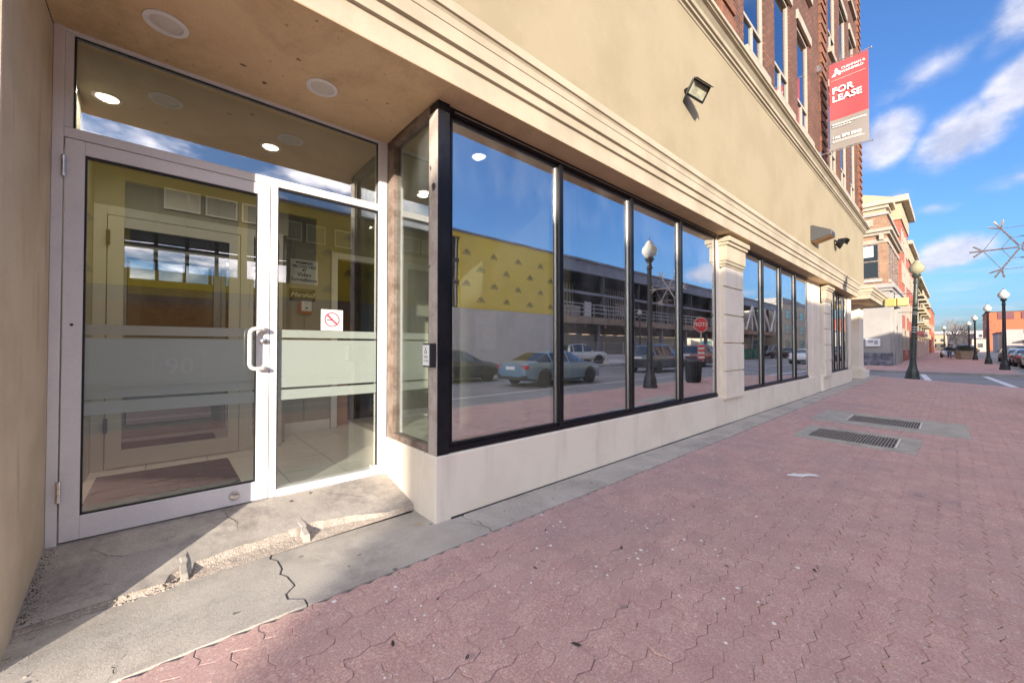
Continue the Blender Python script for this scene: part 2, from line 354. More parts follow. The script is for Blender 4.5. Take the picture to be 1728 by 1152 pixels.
# ------------------------------------------------------------------ mesh building
class MB:
    def __init__(s): s.v = []; s.f = []
    def add(s, vs, fs):
        o = len(s.v); s.v += [tuple(p) for p in vs]; s.f += [tuple(i + o for i in q) for q in fs]; return s
    def box(s, x0, y0, z0, x1, y1, z1):
        x0, x1 = sorted((x0, x1)); y0, y1 = sorted((y0, y1)); z0, z1 = sorted((z0, z1))
        return s.add([(x0, y0, z0), (x1, y0, z0), (x1, y1, z0), (x0, y1, z0), (x0, y0, z1), (x1, y0, z1), (x1, y1, z1), (x0, y1, z1)],
                     [(0, 3, 2, 1), (4, 5, 6, 7), (0, 1, 5, 4), (1, 2, 6, 5), (2, 3, 7, 6), (3, 0, 4, 7)])
    def ext(s, poly, axis, a, b):
        """extrude a 2D polygon along an axis ('X': poly is (y,z); 'Y': (x,z); 'Z': (x,y))"""
        n = len(poly); P = {'X': lambda p, t: (t, p[0], p[1]), 'Y': lambda p, t: (p[0], t, p[1]), 'Z': lambda p, t: (p[0], p[1], t)}[axis]
        area = sum(poly[i][0] * poly[(i + 1) % n][1] - poly[(i + 1) % n][0] * poly[i][1] for i in range(n))
        flip = (area > 0) == (axis == 'Y')
        vs = [P(p, a) for p in poly] + [P(p, b) for p in poly]
        fs = [tuple(range(n))[::-1], tuple(range(n, 2 * n))] + [(i, (i + 1) % n, (i + 1) % n + n, i + n) for i in range(n)]
        if flip: fs = [q[::-1] for q in fs]
        if b < a: fs = [q[::-1] for q in fs]
        return s.add(vs, fs)
    def rings(s, rings, cap0=True, cap1=True, closed=True):
        n = len(rings[0]); vs = [p for r in rings for p in r]; fs = []
        for k in range(len(rings) - 1):
            for i in range(n if closed else n - 1):
                j = (i + 1) % n; fs.append((k * n + i, k * n + j, (k + 1) * n + j, (k + 1) * n + i))
        if cap0: fs.append(tuple(range(n))[::-1])
        if cap1: fs.append(tuple(range((len(rings) - 1) * n, len(rings) * n)))
        return s.add(vs, fs)
    def lathe(s, prof, n=16, c=(0, 0, 0), axis='Z', ph=0.):
        rs = []
        for r, h in prof:
            ring = []
            for i in range(n):
                a = 2 * pi * i / n + ph; x, y = r * cos(a), r * sin(a)
                ring.append({'Z': (c[0] + x, c[1] + y, c[2] + h), 'Y': (c[0] + y, c[1] + h, c[2] + x), 'X': (c[0] + h, c[1] + x, c[2] + y)}[axis])
            rs.append(ring)
        return s.rings(rs)
    def tube(s, pts, r, n=8, r1=None):
        pts = [Vector(p) for p in pts]; rs = []; m = len(pts); prev = None
        for i, p in enumerate(pts):
            d = (pts[min(i + 1, m - 1)] - pts[max(i - 1, 0)]).normalized()
            if prev is None:
                u = d.cross(Vector((0, 0, 1)))
                if u.length < 1e-3: u = d.cross(Vector((1, 0, 0)))
            else: u = prev - d * prev.dot(d)
            u.normalize(); prev = u; w = d.cross(u)
            rr = r if r1 is None else r + (r1 - r) * i / (m - 1)
            rs.append([tuple(p + (u * cos(2 * pi * k / n) + w * sin(2 * pi * k / n)) * rr) for k in range(n)])
        return s.rings(rs)
    def sphere(s, c, r, n=12, m=8, sz=1.):
        return s.lathe([(max(r * sin(pi * k / m), 1e-4), -r * cos(pi * k / m) * sz) for k in range(m + 1)], n, c)
    def xf(s, mtx):
        s.v = [tuple(mtx @ Vector(p)) for p in s.v]; return s
    def build(s, name, m, parent=None, smooth=False, bevel=0., kind=None, shift=None):
        used = sorted({i for q in s.f for i in q})
        if len(used) < len(s.v):
            mp = {i: k for k, i in enumerate(used)}; s.v = [s.v[i] for i in used]; s.f = [tuple(mp[i] for i in q) for q in s.f]
        me = bpy.data.meshes.new(name); me.from_pydata(s.v, [], s.f); me.materials.append(M[m] if isinstance(m, str) else m)
        me.validate()
        return link(name, me, parent, smooth, bevel, kind)


ROOTLOC = {}


def link(name, me, parent=None, smooth=False, bevel=0., kind=None):
    o = bpy.data.objects.new(name, me); COL.objects.link(o)
    if smooth:
        me.shade_smooth()
        try: me.set_sharp_from_angle(angle=R(38))
        except Exception: pass
    if bevel:
        b = o.modifiers.new('bevel', 'BEVEL'); b.width = bevel; b.segments = 2; b.limit_method = 'ANGLE'; b.angle_limit = R(40)
    adopt(o, parent)
    if kind: o['kind'] = kind
    return o


def adopt(o, parent):
    if parent is not None:
        o.parent = parent
        if parent in ROOTLOC: o.matrix_parent_inverse = Matrix.Translation(-Vector(ROOTLOC[parent]))


def tag(o, label, cat, group=None):
    o['label'] = label; o['category'] = cat
    if group: o['group'] = group
    return o


def thing(name, label, cat, loc=(0, 0, 0), group=None, world=False):
    """an Empty at the thing's base; world=True when its parts are written in world coordinates"""
    o = bpy.data.objects.new(name, None); COL.objects.link(o); o.location = loc; o.empty_display_size = .2
    if world: ROOTLOC[o] = loc
    return tag(o, label, cat, group)


def kids(o): return [c for c in bpy.data.objects if c.parent == o]


KIDS = {}


def snapshot(root):
    def rec(o):
        KIDS[o] = [c for c in COL.objects if c.parent == o]
        for c in KIDS[o]: rec(c)
    rec(root)


def copy_tree(o, loc, rot=0., label=None, parent=None):
    c = o.copy(); COL.objects.link(c)
    if parent is None:
        c.location = loc; c.rotation_euler = (0, 0, rot)
        if label: c['label'] = label
    else: c.parent = parent
    for k in KIDS.get(o, []): copy_tree(k, None, parent=c)
    return c


def text(name, s, size, loc, right, up, m, parent=None, ext=.001, align='CENTER', bold=0., space=1., sx=1., shear=0.):
    cu = bpy.data.curves.new(name, 'FONT'); cu.body = s; cu.size = size; cu.extrude = ext; cu.align_x = align; cu.align_y = 'CENTER'; cu.offset = bold; cu.space_character = space; cu.shear = shear; cu.resolution_u = 3
    tmp = bpy.data.objects.new(name, cu); me = bpy.data.meshes.new_from_object(tmp); bpy.data.objects.remove(tmp); me.materials.clear(); me.materials.append(M[m])
    o = bpy.data.objects.new(name, me); COL.objects.link(o)
    r, u = Vector(right).normalized(), Vector(up).normalized(); n = r.cross(u)
    mw = Matrix((r * sx, u, n)).transposed().to_4x4(); mw.translation = loc
    adopt(o, parent); o.matrix_basis = mw
    return o


FX, FU = (1, 0, 0), (0, 0, 1)      # lettering on a surface that faces the street


def sheet(name, pts, z, m, kind='structure', sub=False):
    b = MB(); n = len(pts)
    b.add([(x, y, z if not callable(z) else z(x, y)) for x, y in pts], [tuple(range(n))])
    return b.build(name, m, kind=kind)


# ================================================================== SETTING
sheet('ground', [(-600, -900), (1500, -900), (1500, 900), (-600, 900)], -.36, 'ground')
sheet('road', [(-60, -13.2), (400, -13.2), (400, -2.46), (-60, -2.46)], -.25, 'road')
sheet('cross_road', [(20.7, -2.46), (32.2, -2.46), (32.2, 60), (55, 60), (24.2, 4.0)][:3] + [(32.2, 90), (23.9, 90), (23.9, 3.2)], -.235, 'road')
sheet('parking_lot', [(-60, -60), (150, -60), (150, -15.4), (-60, -15.4)], -.21, 'lot')
b = MB(); b.box(-60, -15.4, -.36, 400, -13.2, -.12); b.build('opposite_pavement', 'kerb', kind='structure')
SLOPE = .02
def zs(y): return -SLOPE * max(0., 2.12 - y)
# bedding under the pavers
b = MB(); b.add([(-6, 2.13, -.012), (24.2, 2.13, -.012), (23.75, 2.3, -.012), (20.72, -2.28, -.1), (-6, -2.28, -.1)], [(0, 4, 3, 1)] if 0 else [(0, 4, 3, 2, 1)])
sidewalk = b.build('sidewalk', 'joint', kind='structure')
b = MB(); b.box(-60, -2.46, -.36, 20.62, -2.285, -.088); b.build('kerb', 'kerb', kind='structure', bevel=.015)
b = MB(); b.add([(20.62, -2.46, -.09), (20.80, -2.285, -.09), (23.85, 2.3, -.012), (24.2, 3.2, -.01), (24.2, 90, -.01), (24.0, 90, -.236), (24.02, 3.2, -.236), (23.6, 2.0, -.236), (20.75, -2.5, -.251)], [(0, 8, 7, 1), (1, 7, 6, 2), (2, 6, 5, 3), (3, 5, 4)][:3])
b.build('dropped_kerb', 'kerb', kind='structure')
sheet('side_pavement', [(22.4, 2.3), (24.2, 2.3), (24.2, 90), (22.4, 90)], -.0135, 'conc', 'structure')
# far pavement beyond the side street
b = MB(); b.box(32.4, -2.3, -.36, 330, 12, -.10); b.build('far_pavement', 'far_paver', kind='structure')
b = MB(); b.box(32.2, -2.46, -.36, 32.39, 12, -.096); b.box(32.39, -2.46, -.36, 330, -2.31, -.096); b.build('far_kerb', 'kerb', kind='structure', bevel=.01)
# crossing lines
b = MB()
def stripe(b, p, q, w, z):
    d = Vector((q[0] - p[0], q[1] - p[1], 0)).normalized(); n = Vector((-d.y, d.x, 0)) * w / 2
    P, Q = Vector((*p, z)), Vector((*q, z)); b.add([P - n, Q - n, Q + n, P + n], [(0, 1, 2, 3)])
stripe(b, (23.3, .55), (31.6, 1.12), .22, -.229); stripe(b, (22.4, -1.62), (31.6, -1.1), .22, -.229)
b.build('crosswalk_line', 'white_line', kind='structure')
b = MB()
for x in range(-40, 200, 9): stripe(b, (x, -7.9), (x + 3.2, -7.9), .12, -.244)
stripe(b, (-60, -4.7), (20, -4.7), .11, -.244); stripe(b, (34, -4.7), (200, -4.7), .11, -.244)
b.build('lane_marking', 'white_line', kind='structure')

# ---- zigzag pavers
PL, PW = .225, .1125
A, B_ = .011, .010
base = [(0, A), (PL * .25, -A), (PL * .5, A), (PL * .75, -A), (PL, A)]
side_r = [(PL + B_, PW * .34), (PL - B_, PW * .70)]
top_ = [(x, y + PW) for x, y in base][::-1]
side_l = [(-B_, PW * .70), (B_, PW * .34)]
poly = np.array(base + side_r + top_ + side_l); cen = np.array([PL / 2, PW / 2]); poly = poly - cen
NP = len(poly)
def inset(p, d):
    out = []
    for i in range(NP):
        a, c, e = p[i - 1], p[i], p[(i + 1) % NP]
        n1 = np.array([(c - a)[1], -(c - a)[0]]); n1 /= np.linalg.norm(n1); n2 = np.array([(e - c)[1], -(e - c)[0]]); n2 /= np.linalg.norm(n2)
        n = n1 + n2; n /= (1 + n1 @ n2); out.append(c - n * d)
    return np.array(out)
pv = np.concatenate([np.c_[inset(poly, .0007), np.full(NP, -.010)], np.c_[inset(poly, .0007), np.full(NP, -.0016)], np.c_[inset(poly, .0038), np.zeros(NP)]])
pf = [(NP + i, NP + (i + 1) % NP, 2 * NP + (i + 1) % NP, 2 * NP + i) for i in range(NP)] + [(i, (i + 1) % NP, NP + (i + 1) % NP, NP + i) for i in range(NP)] + [tuple(range(2 * NP, 3 * NP))]
GR1 = (6.82, .30, 7.98, 1.56); GR2 = (8.60, -.16, 10.08, 1.70)
spots_p = []
for r in range(-1, 42):
    y = 2.12 - PW / 2 - r * PW - .004
    if y < -2.24 or y > 2.08: continue
    for k in range(-28, 108):
        x = k * PL + (r % 2) * PL / 2
        if x < -5.9 or x > 21.0 + (y + 1.9) * .655 - .05: continue
        if any(q[0] + .13 < x < q[2] - .13 and q[1] + .08 < y < q[3] - .08 for q in (GR1, GR2)): continue
        spots_p.append((x, y))
def shown(p):
    x, y = p; d = cos(TH) * x + sin(TH) * y
    if d < .35: return 0
    sx = (sin(TH) * x - cos(TH) * y) / d * 660; sy = EYE / d * 660
    if abs(sx) > 900 or sy > 600: return 0
    return 1 / d
spots_p.sort(key=shown, reverse=True)
zoff = lambda: random.gauss(0, .0015)
pm = bpy.data.meshes.new('paver'); pm.from_pydata([tuple(v) for v in pv], [], pf); pm.materials.append(M['paver'])
pm.color_attributes.new('tone', 'FLOAT_COLOR', 'POINT')
for d in pm.color_attributes['tone'].data: d.color = (0, 0, 0, 1)
for x, y in spots_p[:300]:
    o = bpy.data.objects.new('paver', pm); COL.objects.link(o); o.parent = sidewalk
    o.location = (x, y, zs(y) + zoff()); o.rotation_euler = (SLOPE + random.gauss(0, .009), random.gauss(0, .007), random.gauss(0, .006))
rest = spots_p[300:]; n = len(rest)
XY = np.array(rest); ang = rng.normal(0, .006, n); ca, sa = np.cos(ang), np.sin(ang)
tx, ty = rng.normal(0, .007, n), rng.normal(SLOPE, .009, n)
vx = ca[:, None] * pv[:, 0] - sa[:, None] * pv[:, 1]; vy = sa[:, None] * pv[:, 0] + ca[:, None] * pv[:, 1]
vz = pv[:, 2][None] + tx[:, None] * vx + ty[:, None] * vy + (-SLOPE * (2.12 - XY[:, 1]) + rng.normal(0, .001, n))[:, None]
V = np.stack([vx + XY[:, :1], vy + XY[:, 1:], vz], -1).reshape(-1, 3)
fc = []
for i in range(n):
    o = i * 3 * NP; fc += [tuple(j + o for j in q) for q in pf]
fm = bpy.data.meshes.new('paving_field'); fm.from_pydata(V.tolist(), [], fc); fm.materials.append(M['paver'])
ca_ = fm.color_attributes.new('tone', 'FLOAT_COLOR', 'POINT')
tone = np.repeat(rng.random(n), 3 * NP); ca_.data.foreach_set('color', np.c_[tone, tone, tone, np.ones_like(tone)].astype(np.float32).ravel())
link('paving_field', fm, sidewalk, kind='stuff')

# ---- concrete strip along the wall, in slabs split along ragged cracks
def ragged(x, y0, y1, amp, n=9, seed=0):
    rr = random.Random(seed); return [(x + rr.uniform(-amp, amp), y0 + (y1 - y0) * i / n) for i in range(n + 1)]
b = MB(); b.box(-6, 2.125, -.2, 24, 2.80, -.03)
strip = b.build('concrete_strip', 'joint', kind='structure')
cuts = [-6, -2.2, .51, 1.72, 4.72, 7.1, 9.6, 12.2, 14.6, 17.2, 19.8, 21.7, 23.95]
lines = [ragged(c, 2.128, 2.79, .0 if i in (0, len(cuts) - 1) else (.035 if c in (.51, 1.72, 4.72) else .006), 12, i) for i, c in enumerate(cuts)]
for i in range(len(cuts) - 1):
    L0 = [(x + .0035, y) for x, y in lines[i]]; L1 = [(x - .0035, y) for x, y in lines[i + 1]]
    poly2 = L0[::-1] + L1          # y decreasing then increasing
    b = MB(); b.ext(poly2, 'Z', -.1, 0.0 + (.004 if i % 2 else 0)); b.build('slab', 'conc', strip, bevel=.004)

# ---- landing in front of the door: slopes up to the threshold, front lip broken away
def lip(x):      # front edge of the sound surface
    if x < .02: return 2.74
    if x > 1.28: return 2.755
    u = (x - .02) / 1.26
    return 2.79 + .125 * sin(pi * u) ** .6 + .012 * sin(9 * x + .6) + .006 * sin(23 * x) * sin(5 * x) + .004 * sin(61 * x + 1) * sin(13 * x)
def basel(x): return 2.735 + .035 * (x + .49)
xs = [-.487 + (1.475 + .487) * i / 110 for i in range(111)]
b = MB(); rows = 14; vs = []
for x in xs:
    y0 = max(lip(x), basel(x) + .012)
    if .09 < x < .125 or .69 < x < .725: y0 = basel(x) + .02
    for j in range(rows + 1):
        y = y0 + (3.44 - y0) * j / rows; t = min(1., max(0, (y - 2.74) / .58))
        vs.append((x, y, .03 + .132 * t + .0012 * sin(9 * x) * sin(11 * y)))
fs = [(i * (rows + 1) + j, (i + 1) * (rows + 1) + j, (i + 1) * (rows + 1) + j + 1, i * (rows + 1) + j + 1) for i in range(110) for j in range(rows)]
b.add(vs, fs); landing = b.build('landing', 'conc2', kind='structure', smooth=True)
from mathutils import noise as mnoise
NB = 220; NR = 8
b = MB(); vs = []
for i in range(NB + 1):
    x = xs[0] + (xs[-1] - xs[0]) * i / NB
    y0 = max(lip(x), basel(x) + .012)
    t = min(1., max(0, (y0 - 2.74) / .58)); zt = .03 + .132 * t; yb = basel(x); w = y0 - yb
    for k in range(NR + 1):
        u = k / NR; y = y0 + (yb - y0) * u + (.006 if k == 0 else 0)
        prof = zt - (zt - .006) * (.52 * min(1, u * 5) + .48 * u)
        n = mnoise.noise((x * 14, y * 22, 1.7)) * .006 + mnoise.noise((x * 55, y * 60, 4.1)) * .0028
        vs.append((x, y, (zt if k == 0 else prof + n * min(1, w * 9) * (1 - abs(2 * u - 1)) ** .5)))
fs = [(i * (NR + 1) + k, i * (NR + 1) + k + 1, (i + 1) * (NR + 1) + k + 1, (i + 1) * (NR + 1) + k) for i in range(NB) for k in range(NR)]
b.add(vs, fs); b.build('broken_edge', 'conc_break', landing)
# hairline cracks in the landing and strip
def zl_(x, y): return (.03 + .132 * min(1., max(0, (y - 2.74) / .58))) if y > max(lip(x), basel(x)) else .0045
for pts in (((-.30, 3.22), (-.22, 3.12), (-.17, 3.08), (-.13, 3.07)), ((-.486, 2.86), (-.40, 2.88), (-.30, 2.86), (-.22, 2.885), (-.14, 2.86)), ((.30, 3.34), (.33, 3.22), (.37, 3.13), (.36, 3.04)), ((.9, 3.3), (.98, 3.2), (1.10, 3.13), (1.2, 3.02)), ((-.10, 2.30), (-.14, 2.22), (-.13, 2.17), (-.17, 2.135)), ((1.55, 2.42), (1.66, 2.33), (1.68, 2.25), (1.74, 2.16))):
    b = MB(); rr0 = random.Random(int(pts[0][0] * 1000)); P2 = []
    for (xa, ya_), (xb, yb_) in zip(pts[:-1], pts[1:]):
        for k in range(5): u = k / 5; P2.append((xa + (xb - xa) * u + rr0.uniform(-.006, .006), ya_ + (yb_ - ya_) * u + rr0.uniform(-.006, .006)))
    P2.append(pts[-1]); L_, R_ = [], []
    for k, (x, y) in enumerate(P2):
        w = .0016 * (1 - abs(2 * k / (len(P2) - 1) - 1)) + .0004; L_.append((x - w, y - w * .4, zl_(x, y) + .0022)); R_.append((x + w, y + w * .4, zl_(x, y) + .0022))
    n = len(L_); b.add(L_ + R_, [(k, n + k, n + k + 1, k + 1) for k in range(n - 1)]); b.build('crack', 'leafd', landing if pts[0][1] > 2.7 else strip)
# two stubs of old concrete left standing across the break
for x0, x1 in ((.075, .115), (.685, .73)):
    b = MB(); ya = basel(x0) + .015
    ring = []
    for k in range(7):
        y = ya + (.23) * k / 6; zt = .03 + .132 * min(1, max(0, (y - 2.74) / .58)) + .012 * (1 - k / 6) + random.uniform(-.003, .003); dx = random.uniform(-.006, .006)
        ring.append([(x0 + dx, y, zt - .05), (x0 + dx + .004, y, zt), (x1 + dx - .006, y, zt + .002), (x1 + dx, y, zt - .05)])
    b.rings(ring); b.build('concrete_stub', 'conc2', landing, bevel=.004)
b = MB()
rr = random.Random(4)
for _ in range(90):
    x = rr.choice([rr.uniform(-.35, .1), rr.uniform(-.48, -.38), rr.uniform(-.3, .05)]); y = basel(x) + rr.uniform(-.02, .035)
    if x < -.38: y = rr.uniform(2.35, 3.2)
    r = rr.uniform(.003, .010); b.sphere((x, y, r * .5 + (.02 if x > -.38 and y > basel(x) else .0) + (.0 if x > -.38 else max(0, (y - 2.74)) * .2)), r, 6, 4, .7)
b.build('concrete_crumbs', 'conc_break', kind='stuff')
b = MB()
for _ in range(700):
    y = rr.uniform(2.15, 3.32); x = -.487 + abs(rr.gauss(0, .03)) * (1.6 if y < 2.75 else 1) + .002; r = rr.uniform(.0008, .0032) * (1.3 if y < 2.7 else 1)
    b.sphere((x, y, r * .4 + ((.032 + .132 * min(1, max(0, (y - 2.74) / .58))) if y > 2.75 else .001)), r, 5, 3, .6)
b.build('dirt_in_the_corner', 'leafd', kind='stuff')

# ================================================================== STOREFRONT BUILDING
SB = thing('storefront_building', 'cream stucco storefront with dark framed shop windows under red brick storeys', 'building', (10, 2.485, 0), world=True)
ZC = 3.10
def bx(name, m, x0, y0, z0, x1, y1, z1, parent=SB, bevel=.0, kind=None):
    b = MB(); b.box(x0, y0, z0, x1, y1, z1); return b.build(name, m, parent, bevel=bevel, kind=kind)
bx('stucco_wall', 'stucco', -9, 2.485, ZC + .02, 22.3, 2.62, 6.12)
b = MB(); b.box(22.16, 2.622, ZC + .02, 22.3, 14, 6.12); b.box(22.16, 4.2, -.1, 22.3, 14, ZC - .0025); b.build('end_wall', 'stucco', SB)
# the wall left of the recess
bx('side_wall', 'stucco_side', -9, 2.455, -.02, -.487, 3.6, 3.0975, bevel=.012)
# soffit of the recess and of the lintel over the windows
b = MB(); b.box(-.487, 2.286, ZC - .002, 1.478, 3.5, ZC + .3); b.build('soffit', 'stucco_soffit', SB)
b = MB(); b.box(1.4802, 2.286, ZC - .002, 19.0, 2.80, ZC + .3); b.build('lintel_soffit', 'stucco_soffit', SB)
# lower cornice profile
cp = [(2.63, 3.10), (2.284, 3.10), (2.284, 3.255), (2.278, 3.26), (2.259, 3.262), (2.259, 3.335), (2.250, 3.342), (2.231, 3.345), (2.229, 3.44), (2.234, 3.442), (2.234, 3.447), (2.227, 3.449), (2.222, 3.50), (2.212, 3.515), (2.196, 3.52), (2.194, 3.585), (2.20, 3.592), (2.50, 3.66), (2.63, 3.66)]
b = MB(); b.ext(cp, 'X', -9, 19.0); b.build('lower_cornice', 'trim', SB, bevel=.003)
up = [(2.63, 6.09), (2.475, 6.09), (2.46, 6.12), (2.43, 6.125), (2.43, 6.165), (2.40, 6.17), (2.39, 6.22), (2.34, 6.27), (2.30, 6.28), (2.30, 6.30), (2.27, 6.305), (2.27, 6.36), (2.29, 6.37), (2.62, 6.44), (2.63, 6.44)]
b = MB(); b.ext(up, 'X', -9, 22.42); b.build('upper_cornice', 'trim', SB, bevel=.003)
# plinths
b = MB(); b.box(1.47, 2.485, -.03, 13.35, 2.66, .478); b.box(1.47, 2.662, -.03, 1.62, 3.352, .478); b.build('plinth', 'stucco_low', SB, bevel=.012)
bx('plinth', 'stucco_low', 14.22, 2.485, -.03, 19.05, 2.66, .478, bevel=.012)
bx('plinth_joint_line', 'gasket', 1.6, 2.478, -.02, 19, 2.484, .012)  # black strip along the joint at the plinth foot
bx('window_pier', 'stucco_low', 12.63, 2.56, .48, 14.21, 2.80, ZC - .0025)
bx('window_pier', 'stucco_low', 13.36, 2.545, -.03, 14.215, 2.559, ZC - .0025)
bx('window_pier', 'stucco_low', 18.52, 2.49, .48, 19.05, 2.8, ZC - .0025)
bx('window_pier', 'stucco_low', 6.655, 2.53, .48, 7.70, 2.80, ZC - .0025)
# pilasters with grooved blocks and stepped capitals
for X0, X1 in ((6.80, 7.62), (14.3, 15.1)):
    b = MB(); b.box(X0 + .01, 2.468, .42, X1 - .01, 2.56, 2.56); pil = b.build('pilaster', 'stucco_low', SB)
    z = .42
    for k in range(5):
        h = .46 if k < 4 else .33
        b = MB(); b.box(X0, 2.435, z + .010, X1, 2.5, z + h - .010); b.build('block', 'stucco_low', pil, bevel=.006); z += h
    b = MB(); xx = X0
    for (z0, z1, p) in ((2.58, 2.63, .02), (2.63, 2.68, .035), (2.68, 2.93, .05), (2.93, 2.98, .08), (2.98, 3.06, .11)):
        b.box(X0 - p * .6, 2.455 - p, z0 + .001, X1 + p * .6, 2.53, z1 - .001)
    b.build('capital', 'trim', pil, bevel=.008)
# entrance corner: pillar, canopy, recessed wall
b = MB(); b.box(21.45, 2.55, .42, 22.55, 3.5, 3.2); b.build('corner_pillar', 'stucco_low', SB, bevel=.01)
b = MB(); b.box(21.32, 2.42, -.1, 23.0, 3.7, .30); b.box(21.39, 2.49, .30, 22.7, 3.6, .42); b.build('pillar_base', 'stucco_low', SB, bevel=.012)
bx('recess_wall', 'stucco_side', 19.06, 4.1, -.03, 22.16, 4.2, 3.2)
bx('recess_side', 'stucco_side', 18.95, 2.81, -.03, 19.05, 4.1, 3.2)
cb = MB(); yo = 2.06 - 1.98
cpx = [(y - (1 if y < 2.6 else 0) * 0, z) for y, z in cp]
def canopy_ring(o): return [(19.3 - o, 3.5), (19.3 - o, 1.98 - o), (24.0 + o, 1.98 - o), (24.0 + o, 3.5)]
steps = [(3.06, 0), (3.22, 0), (3.225, .03), (3.30, .03), (3.305, .065), (3.41, .065), (3.43, .085), (3.435, .105), (3.51, .105), (3.515, .095), (3.66, -.25)]
cb.rings([[(x, y, z) for x, y in canopy_ring(o)] for z, o in steps]); cb.build('canopy', 'trim', SB, bevel=.004)
bx('canopy_soffit', 'stucco_soffit', 19.35, 2.03, 3.045, 23.95, 3.48, 3.058)
# ---- shop windows: dark frame, projecting mullions, panes
def shop_window(X0, X1, n, z0=.48, z1=3.097, Y=2.540):
    b = MB(); b.box(X0, 2.505, z0 + .002, X1, 2.64, z0 + .045); b.box(X0, 2.518, z0 + .045, X1, 2.62, z0 + .07)
    b.box(X0, 2.512, z1 - .06, X1, 2.62, z1); b.box(X0, 2.522, z1 - .085, X1, 2.60, z1 - .06)
    b.box(X0, 2.527, z0 + .07, X0 + .045, 2.62, z1 - .085); b.box(X1 - .045, 2.527, z0 + .07, X1, 2.62, z1 - .085)
    w = b.build('shop_window', 'bronze', SB, bevel=.003)
    st = (X1 - X0) / n
    for k in range(n):
        a, c = X0 + k * st + (.045 if k == 0 else .028), X0 + (k + 1) * st - (.045 if k == n - 1 else .028)
        b = MB(); b.box(a, Y, z0 + .071, c, Y + .006, z1 - .086); b.build('pane', 'g_shop', w)
        b = MB(); b.box(c - .016, Y - .010, z0 + .0705, c, Y - .001, z1 - .0855); b.build('glazing_bead', 'bronze_trim', w)
        if k:
            xm = X0 + k * st
            b = MB(); b.box(xm - .0275, 2.494, z0 + .046, xm + .0275, 2.63, z1 - .061); b.build('mullion', 'bronze', w, bevel=.004)
    b = MB(); b.box(X0 + .05, 2.505, z1 - .033, X1 - .05, 2.5115, z1 - .025); b.build('head_track', 'track', w)
    return w
w1 = shop_window(1.592, 6.65, 4); w2 = shop_window(7.70, 12.62, 4); w3 = shop_window(15.2, 18.5, 4)
b = MB(); b.box(1.487, 2.492, .479, 1.59, 2.61, ZC - .003); b.build('corner_post', 'corner_paint', SB, bevel=.004)
bx('peeling_strip', 'peeled', 1.4805, 2.494, .479, 1.4865, 2.608, 3.02)
# ---- side return window of the recess
b = MB(); b.box(1.482, 2.611, .479, 1.56, 3.345, .53); b.box(1.482, 2.611, 3.03, 1.56, 3.345, 3.094); b.box(1.482, 3.225, .53, 1.56, 3.345, 3.03); b.box(1.490, 2.611, .53, 1.56, 2.635, 3.03)
rw = b.build('return_window', 'rust', SB, bevel=.004)
b = MB(); b.box(1.515, 2.636, .531, 1.521, 3.224, 3.029); b.build('pane', 'g_ret', rw)
# ---- entry: white frame, door, sidelight, transom
Y = 3.35
b = MB()
b.box(-.486, Y - .012, .12, -.4425, Y + .10, 3.112); b.box(1.405, Y - .004, .13, 1.478, Y + .10, 3.112)
b.box(-.4423, Y, 3.085, 1.4048, Y + .09, 3.112); b.box(-.4423, Y, 2.474, 1.4048, Y + .09, 2.533); b.box(.58, Y, .165, .627, Y + .09, 2.473)
b.box(.6272, Y, .14, 1.4048, Y + .09, .214); b.box(-.4423, Y + .004, 2.534, -.41, Y + .07, 3.084)
b.box(1.358, Y + .01, .215, 1.4046, Y + .07, .24)
ef = b.build('entry_frame', 'alu', SB, bevel=.003)
b = MB(); b.box(-.4422, Y + .05, .13, .5798, Y + .09, .162); b.build('threshold', 'steel', ef)
b = MB(); b.box(-.436, Y - .006, .170, -.358, Y + .04, 2.468); b.box(.498, Y - .006, .170, .575, Y + .04, 2.468); b.box(-.3578, Y - .006, 2.388, .4978, Y + .04, 2.468); b.box(-.3578, Y - .006, .170, .4978, Y + .04, .304)
door = b.build('entry_door', 'alu', SB, bevel=.003)
b = MB()
for x0, z0, x1, z1 in ((-.3578, .3045, -.350, 2.3875), (.490, .3045, .4976, 2.3875), (-.35, .3045, .49, .312), (-.35, 2.378, .49, 2.3875)): b.box(x0, Y + .001, z0, x1, Y + .03, z1)
b.build('gasket', 'gasket', door)
b = MB(); b.box(-.3495, Y + .012, .3125, .4895, Y + .018, 2.3775); b.build('pane', 'g_door', door)
def film(x0, x1, parent, y):
    for z0, z1, in ((1.345, 1.405), (.965, 1.328), (.872, .948)):
        b = MB(); b.box(x0, y, z0, x1, y + .001, z1); b.build('frosted_band', 'frost', parent)
film(-.349, .489, door, Y + .0195)
text('house_number', '90', .15, (.075, Y + .0185, 1.145), FX, FU, 'frostclear', door, .0004)
b = MB(); y0 = Y + .0183
for x0, z0, x1, z1 in ((-.055, 1.02, -.051, 1.255), (.2, 1.02, .204, 1.255), (-.055, 1.255, .204, 1.259)): b.box(x0, y0, z0, x1, y0 + .0007, z1)
b.build('etched_box', 'frostclear', door)
b = MB(); hx = .538; gx = .448; yh = Y - .068
arc = lambda zc, sg: [(gx + .035 - .035 * sin(a), yh, zc + sg * .035 * cos(a)) for a in (0, pi / 8, pi / 4, 3 * pi / 8, pi / 2)]
b.tube([(hx, Y - .007, 1.402), (hx, Y - .040, 1.402), (hx - .012, Y - .060, 1.402)] + arc(1.367, 1) + arc(1.153, -1)[::-1] + [(hx - .012, Y - .060, 1.118), (hx, Y - .040, 1.118), (hx, Y - .007, 1.118)], .0145, 12)
for z in (1.402, 1.118): b.lathe([(.023, -.008), (.023, 0)], 14, (hx, Y - .0062, z), 'Y')
b.build('pull_handle', 'handle', door, smooth=True)
